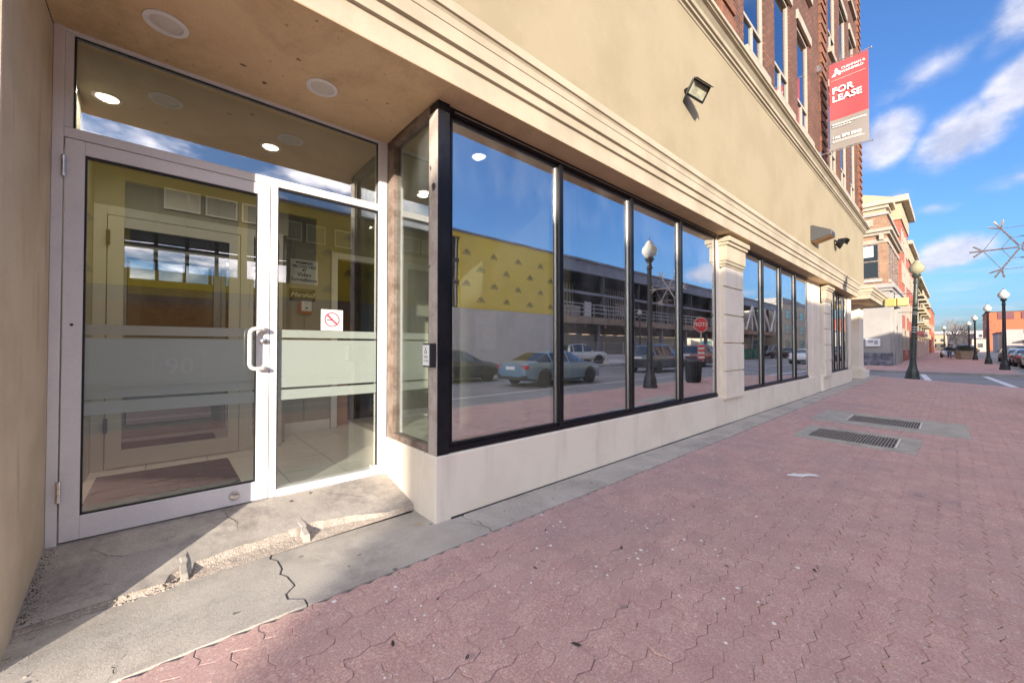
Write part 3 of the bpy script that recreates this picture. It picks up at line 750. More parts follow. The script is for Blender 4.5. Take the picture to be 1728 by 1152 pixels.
b = MB(); b.lathe([(.021, 0), (.021, -.012), (.014, -.016)][::-1], 16, (.545, Y - .006, 1.315), 'Y'); b.build('lock_cylinder', 'steel', door, smooth=True)
b = MB(); b.lathe([(.012, -.018), (.025, -.014), (.032, -.004), (.032, 0)], 18, (.374, Y - .006, .235), 'Y'); b.build('door_stop', 'steel', door, smooth=True)
b = MB(); b.lathe([(.005, -.004), (.008, 0)], 8, (-.40, Y - .006, 1.40), 'Y'); b.build('frame_screw', 'gasket', door)
for hz in (2.30, .46):
    b = MB()
    for k in range(3): b.lathe([(.011, 0), (.011, .038)], 10, (-.4395, Y - .018, hz - .06 + k * .04))
    b.build('hinge', 'steel', door, smooth=True)
b = MB(); b.box(.6273, Y + .02, .2142, .634, Y + .05, 2.4728); b.box(1.398, Y + .02, .2405, 1.4047, Y + .05, 2.4728); b.box(.634, Y + .02, 2.462, 1.398, Y + .05, 2.4728)
sl = b.build('sidelight', 'gasket', SB)
b = MB(); b.box(.6345, Y + .03, .2145, 1.3975, Y + .036, 2.4615); b.build('pane', 'g_door', sl)
film(.635, 1.397, sl, Y + .0375)
b = MB(); b.box(-.409, Y + .03, 3.076, 1.404, Y + .06, 3.0845); b.box(-.4095, Y + .03, 2.5335, -.402, Y + .06, 3.0755); b.box(1.397, Y + .03, 2.5335, 1.4045, Y + .06, 3.0755)
tr = b.build('transom', 'gasket', SB)
b = MB(); b.box(-.4015, Y + .035, 2.5338, 1.3965, Y + .041, 3.0755); b.build('pane', 'g_trans', tr)

# ---- upper brick storeys
wins = [(bay + k * 1.98, bay + k * 1.98 + 1.25) for bay in (.35, 8.27, 16.2) for k in range(3)]
storeys = [(7.0, 9.75), (11.05, 13.8), (15.1, 17.85)]
b = MB(); zprev = 6.30
for z0, z1 in storeys:
    b.box(-9, 2.60, zprev, 22.6, 2.95, z0); xp = -9
    for x0, x1 in wins: b.box(xp, 2.60, z0, x0, 2.95, z1); xp = x1
    b.box(xp, 2.60, z0, 22.6, 2.95, z1); zprev = z1
b.box(-9, 2.60, zprev, 22.6, 2.95, 19.6); b.box(22.3, 2.951, 6.3, 22.6, 14, 19.6); b.box(-9, 13.7, 3, 22.3, 14, 19.6); b.box(-9, 2.951, 3.7, -8.7, 13.7, 19.6); b.box(-8.7, 2.951, 19.2, 22.3, 13.7, 19.5)
b.build('brick_wall', 'brick', SB)
for X in (6.95, 14.78, 21.95):
    w = .62; b = MB(); z = 6.44; k = 0
    while z < 19.4:
        p = .09 if k % 2 else .058; b.box(X - (.012 if k % 2 else 0), 2.60 - p, z + .004, X + w + (.012 if k % 2 else 0), 2.599, z + .145); z += .15; k += 1
    b.build('brick_pilaster', 'brickpil', SB)
for X in (6.95, 14.78, 21.95): bx('pilaster_core', 'brick', X + .03, 2.56, 6.44, X + .59, 2.598, 19.4)
for z0, z1 in storeys:
    for x0, x1 in wins:
        if z0 > 11 and x0 < 7: continue
        b = MB(); yF = 2.635; t = .07
        b.box(x0, yF, z0, x0 + t, yF + .08, z1); b.box(x1 - t, yF, z0, x1, yF + .08, z1); b.box(x0 + t, yF, z1 - t, x1 - t, yF + .08, z1); b.box(x0 + t, yF, z0, x1 - t, yF + .08, z0 + t)
        b.box(x0 + t, yF + .003, z0 + .78, x1 - t, yF + .07, z0 + .85); b.box((x0 + x1) / 2 - .035, yF + .005, z0 + t, (x0 + x1) / 2 + .035, yF + .065, z0 + .78)
        uw = b.build('upper_window', 'winframe', SB)
        for (a, c, p, q) in ((x0 + t, x1 - t, z0 + .85, z1 - t), (x0 + t, (x0 + x1) / 2 - .035, z0 + t, z0 + .78), ((x0 + x1) / 2 + .035, x1 - t, z0 + t, z0 + .78)):
            b = MB(); b.box(a, yF + .035, p, c, yF + .045, q); b.build('pane', 'g_up', uw)
        b = MB(); b.box(x0 - .10, 2.50, z0 - .16, x1 + .10, 2.634, z0 - .001); b.build('sill', 'limestone', uw, bevel=.008)
        b = MB(); b.box(x0 - .12, 2.545, z1 + .001, x1 + .12, 2.599, z1 + .24); b.build('lintel', 'limestone', uw, bevel=.008)
# ================================================================== INTERIOR
b = MB(); b.box(-.486, 3.451, .10, 3.2, 6.2, .158); b.box(1.63, 2.665, .10, 3.2, 3.45, .158)
ifl = b.build('interior_floor', 'grout', kind='structure')
TS = .45; tm = None
for i in range(9):
    for j in range(8):
        x0, y0 = -.57 + i * TS, 2.56 + j * TS
        xa, xb, ya, yb = max(x0 + .003, -.485), min(x0 + TS - .003, 3.195), max(y0 + .003, 2.67), min(y0 + TS - .003, 6.19)
        if xa < 1.63 and ya < 3.453: ya = 3.453
        if xb - xa < .02 or yb - ya < .02: continue
        full = abs((xb - xa) - (TS - .006)) < 1e-6 and abs((yb - ya) - (TS - .006)) < 1e-6
        if full and tm:
            o = link('tile', tm, ifl); o.location = (xa, ya, 0)
        elif full:
            b = MB(); b.box(0, 0, .1585, TS - .006, TS - .006, .1655); o = b.build('tile', 'tilem', ifl); tm = o.data; o.location = (xa, ya, 0)
        else:
            b = MB(); b.box(xa, ya, .1585, xb, yb, .1655); b.build('tile', 'tilem', ifl)
b = MB(); b.box(-.60, 3.601, .1, -.488, 6.2, 3.3)
b.box(1.0, 5.20, .166, 1.06, 5.68, 3.2)
b.box(-.487, 5.10, 2.56, 1.06, 5.19, 3.2)
b.box(1.061, 5.66, .166, 1.78, 5.76, 3.2); b.box(2.42, 5.66, .166, 3.2, 5.76, 3.2); b.box(1.78, 5.66, 2.50, 2.42, 5.76, 3.2)
b.build('interior_wall', 'wallin', kind='structure')
b = MB(); b.box(3.2, 2.67, .1, 3.3, 5.8, 3.2); b.build('partition_wall', 'wallpale', kind='structure')
b = MB(); b.box(-.486, 3.502, 3.14, 3.3, 6.3, 3.3); b.box(1.63, 2.81, 3.14, 3.3, 3.5, 3.3); b.build('interior_ceiling', 'ceil', kind='structure')
b = MB(); b.box(1.6, 6.9, .1, 3.2, 7.0, 3.2); b.box(1.5, 5.77, .1, 1.6, 7.0, 3.2); b.box(3.2, 5.77, .1, 3.3, 7., 3.2); b.box(1.5, 5.77, .1, 3.3, 7., .16); b.box(1.5, 5.77, 3.0, 3.3, 7, 3.1)
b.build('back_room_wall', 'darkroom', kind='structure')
# shop space behind the other windows
b = MB(); b.box(3.301, 9.0, -.1, 21.4, 9.1, 3.3); b.box(3.301, 2.67, .02, 18.94, 9, .1); b.box(3.301, 2.81, 3.2, 18.94, 9, 3.3); b.box(18.8, 2.82, .1, 18.94, 9, 3.2)
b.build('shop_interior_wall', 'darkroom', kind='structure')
# casing of the inner doorway
b = MB(); b.box(1.70, 5.63, .166, 1.78, 5.659, 2.58); b.box(2.42, 5.63, .166, 2.50, 5.659, 2.58); b.box(1.781, 5.63, 2.50, 2.419, 5.659, 2.58); b.build('doorway_casing', 'white', SB, bevel=.004)
b = MB(); b.box(1.06, 5.642, .166, 1.69, 5.659, .30); b.box(2.51, 5.642, .166, 3.19, 5.659, .30); b.build('skirting', 'white', SB, bevel=.003)
# inner glazed door with transom strip
b = MB(); yI = 5.06
b.box(-.486, yI, .166, -.40, yI + .09, 2.558); b.box(.60, yI, .166, .68, yI + .09, 2.558); b.box(-.40, yI, 2.475, .60, yI + .09, 2.558); b.box(.68, yI, .166, .72, yI + .08, 2.558); b.box(.96, yI, .166, 1.0, yI + .09, 2.558); b.box(.72, yI, .166, .96, yI + .08, .30); b.box(.72, yI, 2.475, .96, yI + .08, 2.558)
b.build('inner_frame', 'alu_in', SB, bevel=.003)
b = MB(); b.box(-.395, yI - .01, .175, -.29, yI + .035, 2.468); b.box(.50, yI - .01, .175, .595, yI + .035, 2.468); b.box(-.29, yI - .01, 2.37, .50, yI + .035, 2.468); b.box(-.29, yI - .01, .175, .50, yI + .035, .33)
idr = b.build('inner_door', 'alu_in', SB, bevel=.003)
b = MB(); b.box(-.29, yI + .01, .33, .50, yI + .016, 2.37); b.build('pane', 'g_inner', idr)
b = MB(); b.box(-.288, yI + .018, .332, .498, yI + .02, .95); b.build('frosted_band', 'frost', idr)
b = MB(); b.box(.72, yI + .02, .30, .96, yI + .026, 2.475); b.build('inner_sidelight', 'g_inner', SB)
b = MB(); b.tube([(.525, yI - .012, 1.30), (.525, yI - .06, 1.30), (.525, yI - .06, 1.12), (.525, yI - .012, 1.12)], .01, 8); b.build('pull_handle', 'gasket', idr, smooth=True)
for hz in (2.2, .5):
    b = MB(); b.lathe([(.014, 0), (.014, .13)], 8, (-.392, yI - .018, hz)); b.build('hinge', 'gasket', idr)
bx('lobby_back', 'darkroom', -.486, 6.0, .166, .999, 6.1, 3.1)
# framed panels high on the walls
for (x0, x1, z0, z1, y) in ((-.02, .26, 2.625, 2.83, 5.098), (.30, .57, 2.625, 2.83, 5.098), (.61, .88, 2.625, 2.83, 5.098), (1.10, 1.33, 2.66, 2.90, 5.658), (1.38, 1.62, 2.66, 2.90, 5.658), (1.74, 1.97, 2.66, 2.90, 5.658)):
    b = MB(); t = .014
    b.box(x0, y - .02, z0, x0 + t, y, z1); b.box(x1 - t, y - .02, z0, x1, y, z1); b.box(x0 + t, y - .02, z0, x1 - t, y, z0 + t); b.box(x0 + t, y - .02, z1 - t, x1 - t, y, z1)
    f = b.build('wall_panel', 'white', SB); b = MB(); b.box(x0 + t, y - .01, z0 + t, x1 - t, y - .002, z1 - t); b.build('panel_sheet', 'wallpale' if x0 > .0 else 'offwhite', f)

# doormat
t = MB(); t.box(-.42, 3.78, .1656, .48, 4.80, .177); tag(t.build('doormat', 'mat', bevel=.004), 'black ribbed doormat lying on pale tiles just inside the glass door', 'doormat')
# cabinet in the back room
t = thing('wooden_cabinet', 'orange wooden cabinet standing in the dark doorway behind the sidelight', 'cabinet', (1.92, 5.95, .16), world=True)
b = MB(); b.box(1.80, 5.80, .165, 1.98, 6.3, .88); b.build('body', 'wood', t, bevel=.005)
b = MB(); b.box(1.79, 5.79, .88, 1.99, 6.31, .91); b.build('top', 'wood', t, bevel=.004)
# downlights
def downlight(x, y, z, label, lit, r=.105, group=None):
    t = thing('downlight', label, 'ceiling light', (x, y, z), group=group, world=True)
    b = MB(); b.lathe([(r * .72, -.001), (r * .76, -.010), (r, -.007), (r, -.001)], 28, (x, y, z)); b.build('trim_ring', 'white', t, smooth=True)
    b = MB(); b.lathe([(1e-3, -.0055), (r * .60, -.0055), (r * .715, -.0015)], 28, (x, y, z)); b.build('lens', 'lit' if lit else 'unlit', t, smooth=True)
    if lit:
        ld = bpy.data.lights.new('downlight_lamp', 'AREA'); ld.shape = 'DISK'; ld.size = r; ld.energy = 1.3; ld.color = (1, .88, .70); ld.spread = R(150)
        lo = bpy.data.objects.new('downlight_lamp', ld); COL.objects.link(lo); lo.location = (x, y, z - .02); adopt(lo, t)
downlight(-.012, 2.93, ZC - .002, 'unlit white recessed downlight in soffit, the one nearest the left wall', False, .10, 'downlights in the entrance soffit')
downlight(.81, 2.925, ZC - .002, 'unlit white recessed downlight in soffit, the one nearer the window corner', False, .10, 'downlights in the entrance soffit')
for (x, y), lab in zip(((-.34, 4.18), (.72, 4.20), (2.28, 3.05), (2.35, 4.30)), ('lit downlight seen through transom above the door hinge side', 'lit downlight seen through transom above the door handle', 'lit downlight high behind the first shop window pane', 'lit downlight seen low through narrow return window')):
    downlight(x, y, 3.14, lab, True, .085, 'lit downlights inside the vestibule')

# ================================================================== SIGNS AND FIXTURES ON THE BUILDING
t = thing('no_smoking_sticker', 'white square no smoking sticker with red ring on the sidelight glass', 'sticker', (1.025, Y + .029, 1.40), world=True)
ys = Y + .0285
b = MB(); b.box(.94, ys, 1.408, 1.11, ys + .0012, 1.578); b.build('sheet', 'white', t)
def ring(b, cx, cz, r0, r1, y, n=32):
    vs = [(cx + r * cos(2 * pi * i / n), y, cz + r * sin(2 * pi * i / n)) for i in range(n) for r in (r0, r1)]
    b.add(vs, [(2 * i, 2 * i + 1, (2 * i + 3) % (2 * n), (2 * i + 2) % (2 * n)) for i in range(n)])
b = MB(); ring(b, 1.025, 1.497, .050, .060, ys - .0010)
d = .0055
b.add([(1.025 + s * .04 - c, ys - .0012, 1.497 - s * .04 - c) for s, c in ((-1, d), (1, d))] + [(1.025 + s * .04 + c, ys - .0012, 1.497 - s * .04 + c) for s, c in ((1, d), (-1, d))], [(0, 1, 2, 3)])
b.build('red_ring', 'redp', t)
b = MB(); b.box(.985, ys - .0008, 1.488, 1.028, ys - .0004, 1.497); b.box(.985, ys - .0008, 1.4885, .982, ys - .0004, 1.4965); 
b.build('cigarette', 'blackp', t, kind='stuff'); b = MB(); ring(b, 1.088, 1.427, .005, .007, ys - .001, 12); b.build('small_mark', 'blackp', t)
b = MB(); b.tube([(1.032 + .03 * i / 10 + .006 * sin(i * 1.1), ys - .0006, 1.507 + .03 * i / 10) for i in range(11)], .0008, 4); b.tube([(1.046 + .03 * i / 10 + .006 * sin(i * 1.1), ys - .0006, 1.503 + .026 * i / 10) for i in range(11)], .0008, 4); b.build('smoke_lines', 'greyp', t)
t = thing('surveillance_notice', 'pale notice on interior wall reading premises protected by video surveillance', 'sign', (1.33, 5.65, 2.1), world=True)
yv = 5.652
b = MB(); b.box(1.20, yv, 2.10, 1.53, yv + .004, 2.42); b.build('board', 'white', t)
for s, sz, z in (('PREMISES', .05, 2.375), ('PROTECTED', .05, 2.325), ('BY', .045, 2.28), ('Video', .072, 2.222), ('Surveillance', .066, 2.155)): text('lettering', s, sz, (1.365, yv - .001, z), FX, FU, 'blackp', t, .0005, bold=.001)
t = thing('script_sign', 'black wall sign with white script lettering under the surveillance notice', 'sign', (1.33, 5.65, 1.95), world=True)
b = MB(); b.box(1.19, yv, 1.88, 1.50, yv + .006, 2.035); b.build('board', 'blackp', t)
o = text('lettering', 'Marshall', .085, (1.345, yv - .001, 1.955), FX, FU, 'white', t, .0005, shear=.35)
b = MB(); b.box(1.23, yv - .001, 2.012, 1.46, yv - .0004, 2.018); b.box(1.23, yv - .001, 1.893, 1.46, yv - .0004, 1.902); b.build('rule_lines', 'greyp', t)
t = thing('alarm_box', 'small white and orange wall box below the black script sign', 'wall box', (1.37, 5.65, 1.8), world=True)
b = MB(); b.box(1.30, yv - .03, 1.715, 1.45, yv + .005, 1.86); b.build('backplate', 'orange', t, bevel=.006)
b = MB(); b.box(1.325, yv - .042, 1.745, 1.445, yv - .031, 1.875); b.build('face', 'white', t, bevel=.004)
text('lettering', 'FIRE', .03, (1.385, yv - .0425, 1.845), FX, FU, 'greyp', t, .0004)
b = MB(); b.add([(1.36, yv - .0428, 1.775), (1.41, yv - .0428, 1.775), (1.385, yv - .0428, 1.80)], [(0, 1, 2)]); b.build('emblem', 'blackp', t)
b = MB(); b.tube([(1.375, yv - .008, 1.714), (1.375, yv - .008, .31)], .006, 6); b.build('conduit', 'greyp', t)
# papers on interior side wall (seen through the return window)
t = thing('posted_notice', 'sheet of white paper posted on the pale wall behind the return window', 'notice', (3.19, 4.1, 1.6), world=True)
b = MB(); b.box(3.194, 3.9, 1.25, 3.198, 4.35, 1.75); b.build('sheet', 'white', t)
b = MB()
for k in range(9): b.box(3.1925, 3.95, 1.70 - k * .045, 3.1938, 4.30 - .05 * (k % 3), 1.708 - k * .045)
b.build('print_lines', 'greyp', t)
# accessible push plate on the corner post
t = thing('door_push_plate', 'small white and black accessible door push plate on the corner post', 'push button', (1.47, 2.56, 1.14), world=True)
b = MB(); b.box(1.43, 2.497, 1.125, 1.4795, 2.61, 1.30); b.build('housing', 'blackp', t, bevel=.006)
b = MB(); b.box(1.4245, 2.507, 1.137, 1.4295, 2.60, 1.288); b.build('plate', 'white', t, bevel=.003)
b = MB(); cx, cz = 2.555, 1.245
b.tube([(1.4235, cx + .014 * cos(a), cz - .006 + .014 * sin(a)) for a in [k * pi / 9 + pi * .75 for k in range(14)]], .002, 5); b.tube([(1.4235, cx + .002, cz + .024), (1.4235, cx, cz + .004), (1.4235, cx - .012, cz + .002), (1.4235, cx - .018, cz - .016)], .0022, 5)
b.build('wheelchair_symbol', 'blackp', t)
text('lettering', 'PUSH', .024, (1.4243, 2.553, 1.20), (0, -1, 0), FU, 'blackp', t, .0003); text('lettering', 'TO OPEN', .016, (1.4243, 2.553, 1.172), (0, -1, 0), FU, 'blackp', t, .0003)

# floodlights
M['flens'] = mat('floodlight_lens', (.30, .30, .22), .15, (.20, .20, .15), 12, spec=.8)
def floodlight(loc, s, label, yaw=0, tilt=0):
    t = thing('floodlight', label, 'floodlight', loc, 'floodlights on the stucco wall')
    b = MB(); b.lathe([(.045 * s, 0), (.045 * s, -.05 * s)][::-1], 12, (0, -.001, .05 * s), 'Y'); b.tube([(0, -.04 * s, .05 * s), (0, -.11 * s, .02 * s)], .02 * s, 8); b.build('bracket', 'bronze', t, smooth=True)
    mx = Matrix.Translation((0, -.16 * s, -.03 * s)) @ Matrix.Rotation(yaw, 4, 'Z') @ Matrix.Rotation(tilt, 4, 'X') @ Matrix.Rotation(.32, 4, 'Y')
    b = MB(); r0 = [(x * .09 * s, .10 * s, z * .06 * s) for x, z in ((-1, -1), (1, -1), (1, 1), (-1, 1))]; r1 = [(x * .17 * s, -.06 * s, z * .12 * s) for x, z in ((-1, -1), (1, -1), (1, 1), (-1, 1))]; r2 = [(x * .175 * s, -.10 * s, z * .125 * s) for x, z in ((-1, -1), (1, -1), (1, 1), (-1, 1))]; r3 = [(x * .145 * s, -.10 * s, z * .095 * s) for x, z in ((-1, -1), (1, -1), (1, 1), (-1, 1))]; r4 = [(x * .14 * s, -.07 * s, z * .09 * s) for x, z in ((-1, -1), (1, -1), (1, 1), (-1, 1))]
    b.rings([[tuple(Vector(p)) for p in r] for r in (r0, r1, r2, r3, r4)]); b.xf(mx); b.build('housing', 'bronze', t, bevel=.006)
    b = MB(); b.box(-.143 * s, -.092 * s, -.093 * s, .143 * s, -.086 * s, .093 * s); b.xf(mx); b.build('lens', 'flens', t)
    b = MB(); b.add([tuple(p) for p in ((-.17 * s, -.098 * s, .125 * s), (.17 * s, -.098 * s, .125 * s), (.17 * s, -.20 * s, .10 * s), (-.17 * s, -.20 * s, .10 * s), (-.17 * s, -.098 * s, .131 * s), (.17 * s, -.098 * s, .131 * s), (.17 * s, -.20 * s, .106 * s), (-.17 * s, -.20 * s, .106 * s))], [(0, 1, 2, 3), (4, 7, 6, 5), (3, 2, 6, 7), (0, 3, 7, 4), (1, 5, 6, 2)]); b.xf(mx); b.build('visor', 'bronze', t)
floodlight((5.50, 2.484, 4.86), .86, 'dark bronze floodlight on blank stucco above the first shop window', -.55, .42)
floodlight((16.0, 2.484, 4.62), .95, 'dark floodlight on stucco near the far entrance canopy', .2, .5)
t = thing('wall_pack_light', 'grey wedge shaped wall light on the stucco beside the small floodlight', 'wall light', (13.1, 2.484, 4.1))
M['greyhood'] = mat('grey_hood', (.055, .055, .055), .5, obj=True)
b = MB(); b.ext([(0, -.02), (0, .42), (-.05, .42), (-.44, .22), (-.44, .10)][::-1], 'X', -.24, .24)
b.build('housing', 'greyhood', t, bevel=.01)
b = MB(); b.add([(-.21, -.03, -.022), (.21, -.03, -.022), (.21, -.43, .088), (-.21, -.43, .088), (-.21, -.03, -.03), (.21, -.03, -.03), (.21, -.43, .08), (-.21, -.43, .08)], [(4, 5, 6, 7), (0, 1, 5, 4), (1, 2, 6, 5), (2, 3, 7, 6), (3, 0, 4, 7)]); b.build('lens', 'wood', t)

# hanging banner
t = thing('lease_banner', 'red and grey for lease banner hung from the brick wall on two arms', 'banner', (14.5, 2.6, 7.0), world=True)
XB, ya, yb, zb, zt = 14.5, 2.31, 1.46, 7.0, 9.52
for z in (zb - .03, zt + .03):
    b = MB(); b.tube([(XB, 2.55, z), (XB, 1.40, z)], .016, 8); b.lathe([(.02, 0), (.028, .012), (.02, .03)], 8, (XB, 1.38, z), 'Y'); b.box(XB - .05, 2.52, z - .09, XB + .05, 2.598, z + .09); b.build('arm', 'steel', t, smooth=True)
zsplit = zb + .345 * (zt - zb)
def wavy(y, z): return XB + .012 * sin(y * 5 + z * 1.3) + .006 * sin(z * 6)
def cloth(name, m, z0, z1, nz):
    b = MB(); ny = 14; vs = []
    for off in (0, .004):
        for j in range(nz + 1):
            for i in range(ny + 1):
                y = ya + (yb - ya) * i / ny; z = z0 + (z1 - z0) * j / nz; vs.append((wavy(y, z) + off, y, z))
    N = (ny + 1) * (nz + 1); fs = []
    for j in range(nz):
        for i in range(ny):
            a = j * (ny + 1) + i; fs.append((a, a + 1, a + ny + 2, a + ny + 1)); fs.append((a + N, a + N + ny + 1, a + N + ny + 2, a + N + 1))
    b.add(vs, fs); b.build(name, m, t, smooth=True)
cloth('banner_top', 'bannerred', zsplit, zt, 24); cloth('banner_foot', 'bannergrey', zb, zsplit, 14)
BR = (0, -1, 0)
def bt(s, size, y, z, bold=0., align='LEFT', sx=1.): text('lettering', s, size, (XB - .022, y, z), BR, FU, 'white', t, .0006, align, bold, 1., sx)
bt('FOR', .25, ya - .06, 8.70, .006); bt('LEASE', .25, ya - .06, 8.46, .006)
bt('CUSHMAN &', .09, ya - .27, 9.29, .002); bt('WAKEFIELD', .09, ya - .27, 9.185, .002)
bt('1 800', .075, ya - .06, 7.33, .002); bt('870 5862', .112, ya - .27, 7.335, .003)
b = MB(); xx = XB - .022; y0 = ya - .05
b.add([(xx, y0, 9.13), (xx, y0 - .1, 9.13), (xx, y0 - .1, 9.26)], [(0, 1, 2)]); b.add([(xx, y0 - .07, 9.30), (xx, y0 - .11, 9.36), (xx, y0 - .15, 9.30), (xx, y0 - .15, 9.18), (xx, y0 - .11, 9.18)], [(0, 1, 2, 3, 4)]); b.add([(xx, y0 - .16, 9.13), (xx, y0 - .215, 9.13), (xx, y0 - .215, 9.22), (xx, y0 - .16, 9.26)], [(0, 1, 2, 3)])
b.build('emblem', 'white', t)
b = MB(); b.box(xx, ya - .05, 9.01, xx + .001, yb + .05, 9.016)
for z, w, h in ((7.70, .72, .035), (7.645, .40, .018), (7.235, .62, .016), (7.20, .66, .016)):
    y = ya - .06
    while y > ya - .06 - w:
        l = random.uniform(.03, .06); b.box(xx, y, z, xx + .001, y - l, z + h); y -= l + .012
b.build('small_print', 'offwhite', t)

# ================================================================== STREET FURNITURE
def floor_grate(loc, W_, H_, gx0, gy0, gx1, gy1, label, white_ends):
    t = thing('floor_grate', label, 'grate', loc, 'vent grates in the pavement', world=True)
    X0, Y0 = loc[0], loc[1]; z = loc[2]
    def rag(p, q, n=10, a=.012): return [(p[0] + (q[0] - p[0]) * i / n + random.uniform(-a, a), p[1] + (q[1] - p[1]) * i / n + random.uniform(-a, a)) for i in range(n)]
    b = MB(); out = [(X0, Y0), (X0 + W_, Y0), (X0 + W_, Y0 + H_), (X0, Y0 + H_)]
    hole = [(gx0, gy0), (gx1, gy0), (gx1, gy1), (gx0, gy1)]
    zz = lambda y: zs(y)
    outer = []
    for k in range(4): outer += rag(out[k], out[(k + 1) % 4])
    inner = []
    for k in range(4): inner += rag(hole[k], hole[(k + 1) % 4], a=.006)
    n = len(outer); vs = [(x, y, zz(y) + .010) for x, y in outer] + [(x, y, zz(y) + .009) for x, y in inner] + [(x, y, zz(y) - .03) for x, y in outer] + [(x, y, zz(y) - .06) for x, y in inner]
    fs = []
    for i in range(n):
        j = (i + 1) % n; fs += [(i, j, n + j, n + i), (2 * n + i, 2 * n + j, j, i), (n + i, n + j, 3 * n + j, 3 * n + i)]
    b.add(vs, fs); b.build('concrete_surround', 'conc_patch', t)
    b = MB(); b.add([(x, y, zz(y) - .055) for x, y in hole], [(0, 1, 2, 3)]); b.build('pit', 'black', t)
    y = gy0 + .03; k = 0; bm_ = None
    while y < gy1 - .02:
        if bm_ is None:
            b = MB(); b.box(gx0 + .015, -.0075, -.03, gx1 - .015, .0075, 0); o = b.build('bar', 'iron', t); bm_ = o.data
        else: o = link('bar', bm_, t)
        o.matrix_basis = Matrix.Translation((0, y, zz(y) + .006)); y += .032; k += 1
    b = MB()
    for x in (gx0 + .008, gx1 - .016, (gx0 + gx1) / 2): b.add([(x, gy0, zz(gy0) - .02), (x + .008, gy0, zz(gy0) - .02), (x + .008, gy1, zz(gy1) - .02), (x, gy1, zz(gy1) - .02), (x, gy0, zz(gy0) + .004), (x + .008, gy0, zz(gy0) + .004), (x + .008, gy1, zz(gy1) + .004), (x, gy1, zz(gy1) + .004)], [(4, 5, 6, 7), (0, 1, 5, 4), (2, 3, 7, 6), (1, 2, 6, 5), (3, 0, 4, 7)])
    b.build('frame', 'iron', t)
    b = MB(); ends = ((gy0 + .002, gy0 + .022),) + (((gy1 - .022, gy1 - .002),) if white_ends else ())
    for a, c in ends: b.box(gx0 + .02, a, zz(a) - .01, gx1 - .02, c, zz(a) + .014)
    b.build('end_bar', 'offwhite', t)
floor_grate((GR1[0], GR1[1], zs(.9)), GR1[2] - GR1[0], GR1[3] - GR1[1], 7.02, .49, 7.80, 1.42, 'nearer iron floor grate in a chipped pale concrete square', False)
floor_grate((GR2[0], GR2[1], zs(.8)), GR2[2] - GR2[0], GR2[3] - GR2[1], 9.0, .35, 9.78, 1.28, 'farther iron floor grate in a long concrete slab with white end bars', True)

def lamp_model(m, globe, label, strap=False):
    t = thing('street_lamp', label, 'street lamp', group='acorn globe street lamps')
    b = MB(); b.lathe([(.235, 0), (.235, .10), (.215, .13), (.20, .30), (.185, .36), (.15, .46), (.118, .60), (.105, .78), (.10, .82)], 10); b.build('base', m, t, bevel=.004)
    b = MB(); b.lathe([(.10, .80), (.092, 1.4), (.082, 2.4), (.070, 3.9), (.068, 4.0)], 14); b.build('shaft', m, t, smooth=True)
    b = MB(); b.lathe([(.069, 3.95), (.095, 3.98), (.095, 4.02), (.072, 4.05), (.066, 4.16), (.10, 4.22), (.145, 4.27), (.15, 4.31), (.11, 4.33), (.11, 4.36)], 14); b.build('capital', m, t, smooth=True)
    b = MB(); b.lathe([(.115, 4.355), (.19, 4.42), (.235, 4.50), (.245, 4.58), (.225, 4.66), (.18, 4.72), (.15, 4.75), (.13, 4.80), (.085, 4.87), (.05, 4.905), (.02, 4.92)], 20); b.build('globe', globe, t, smooth=True)
    b = MB(); b.lathe([(.03, 4.915), (.034, 4.93), (.012, 4.95), (.016, 4.97), (.002, 5.03)], 8); b.build('finial', m, t, smooth=True)
    if strap:
        for z in (1.95, 2.05, 2.15, 2.68, 2.76, 2.95):
            b = MB(); r = .092 - .0085 * z * .9 + .012; b.lathe([(r, z), (r, z + .022)], 14); b.build('strap', 'white', t)
        b = MB(); b.tube([(0, .08, 3.55), (0, .62, 3.55)], .012, 6); b.tube([(0, .08, 2.78), (0, .5, 2.78)], .012, 6); b.build('side_arm', m, t)
    snapshot(t); return t
nl = lamp_model('lampgreen', 'globe2', 'dark green street lamp with yellowed globe standing alone before the side street', True); nl.location = (23.05, 1.12, -.06); nl.rotation_euler = (R(2.2), R(.5), 0)
lm = lamp_model('lampblack', 'globe', 'black street lamp by the kerb carrying the large snowflake, seen reflected in the third pane'); lm.location = (12.1, -1.62, -.075)
rows = [((38.3, -2.1, -.1), 'tallest looking black globe lamp, first on the kerb past the crossing'), ((50.8, -1.95, -.1), 'second black globe lamp along the kerb past the crossing'), ((66.7, -1.65, -.1), 'black globe lamp standing beside the tan planter'), ((81.7, -1.5, -.1), 'thin far globe lamp behind the planter shrub'), ((96.3, .9, -.1), 'small far globe lamp rising behind the walking person')]
for p, lab in rows: copy_tree(lm, p, 0, lab)
for p, lab in (((33, -14.2, -.12), 'black globe lamp on the opposite pavement in front of the steel deck'), ((58, -14.2, -.12), 'black globe lamp on the opposite pavement near the green dumpsters')): copy_tree(lm, p, 0, lab)

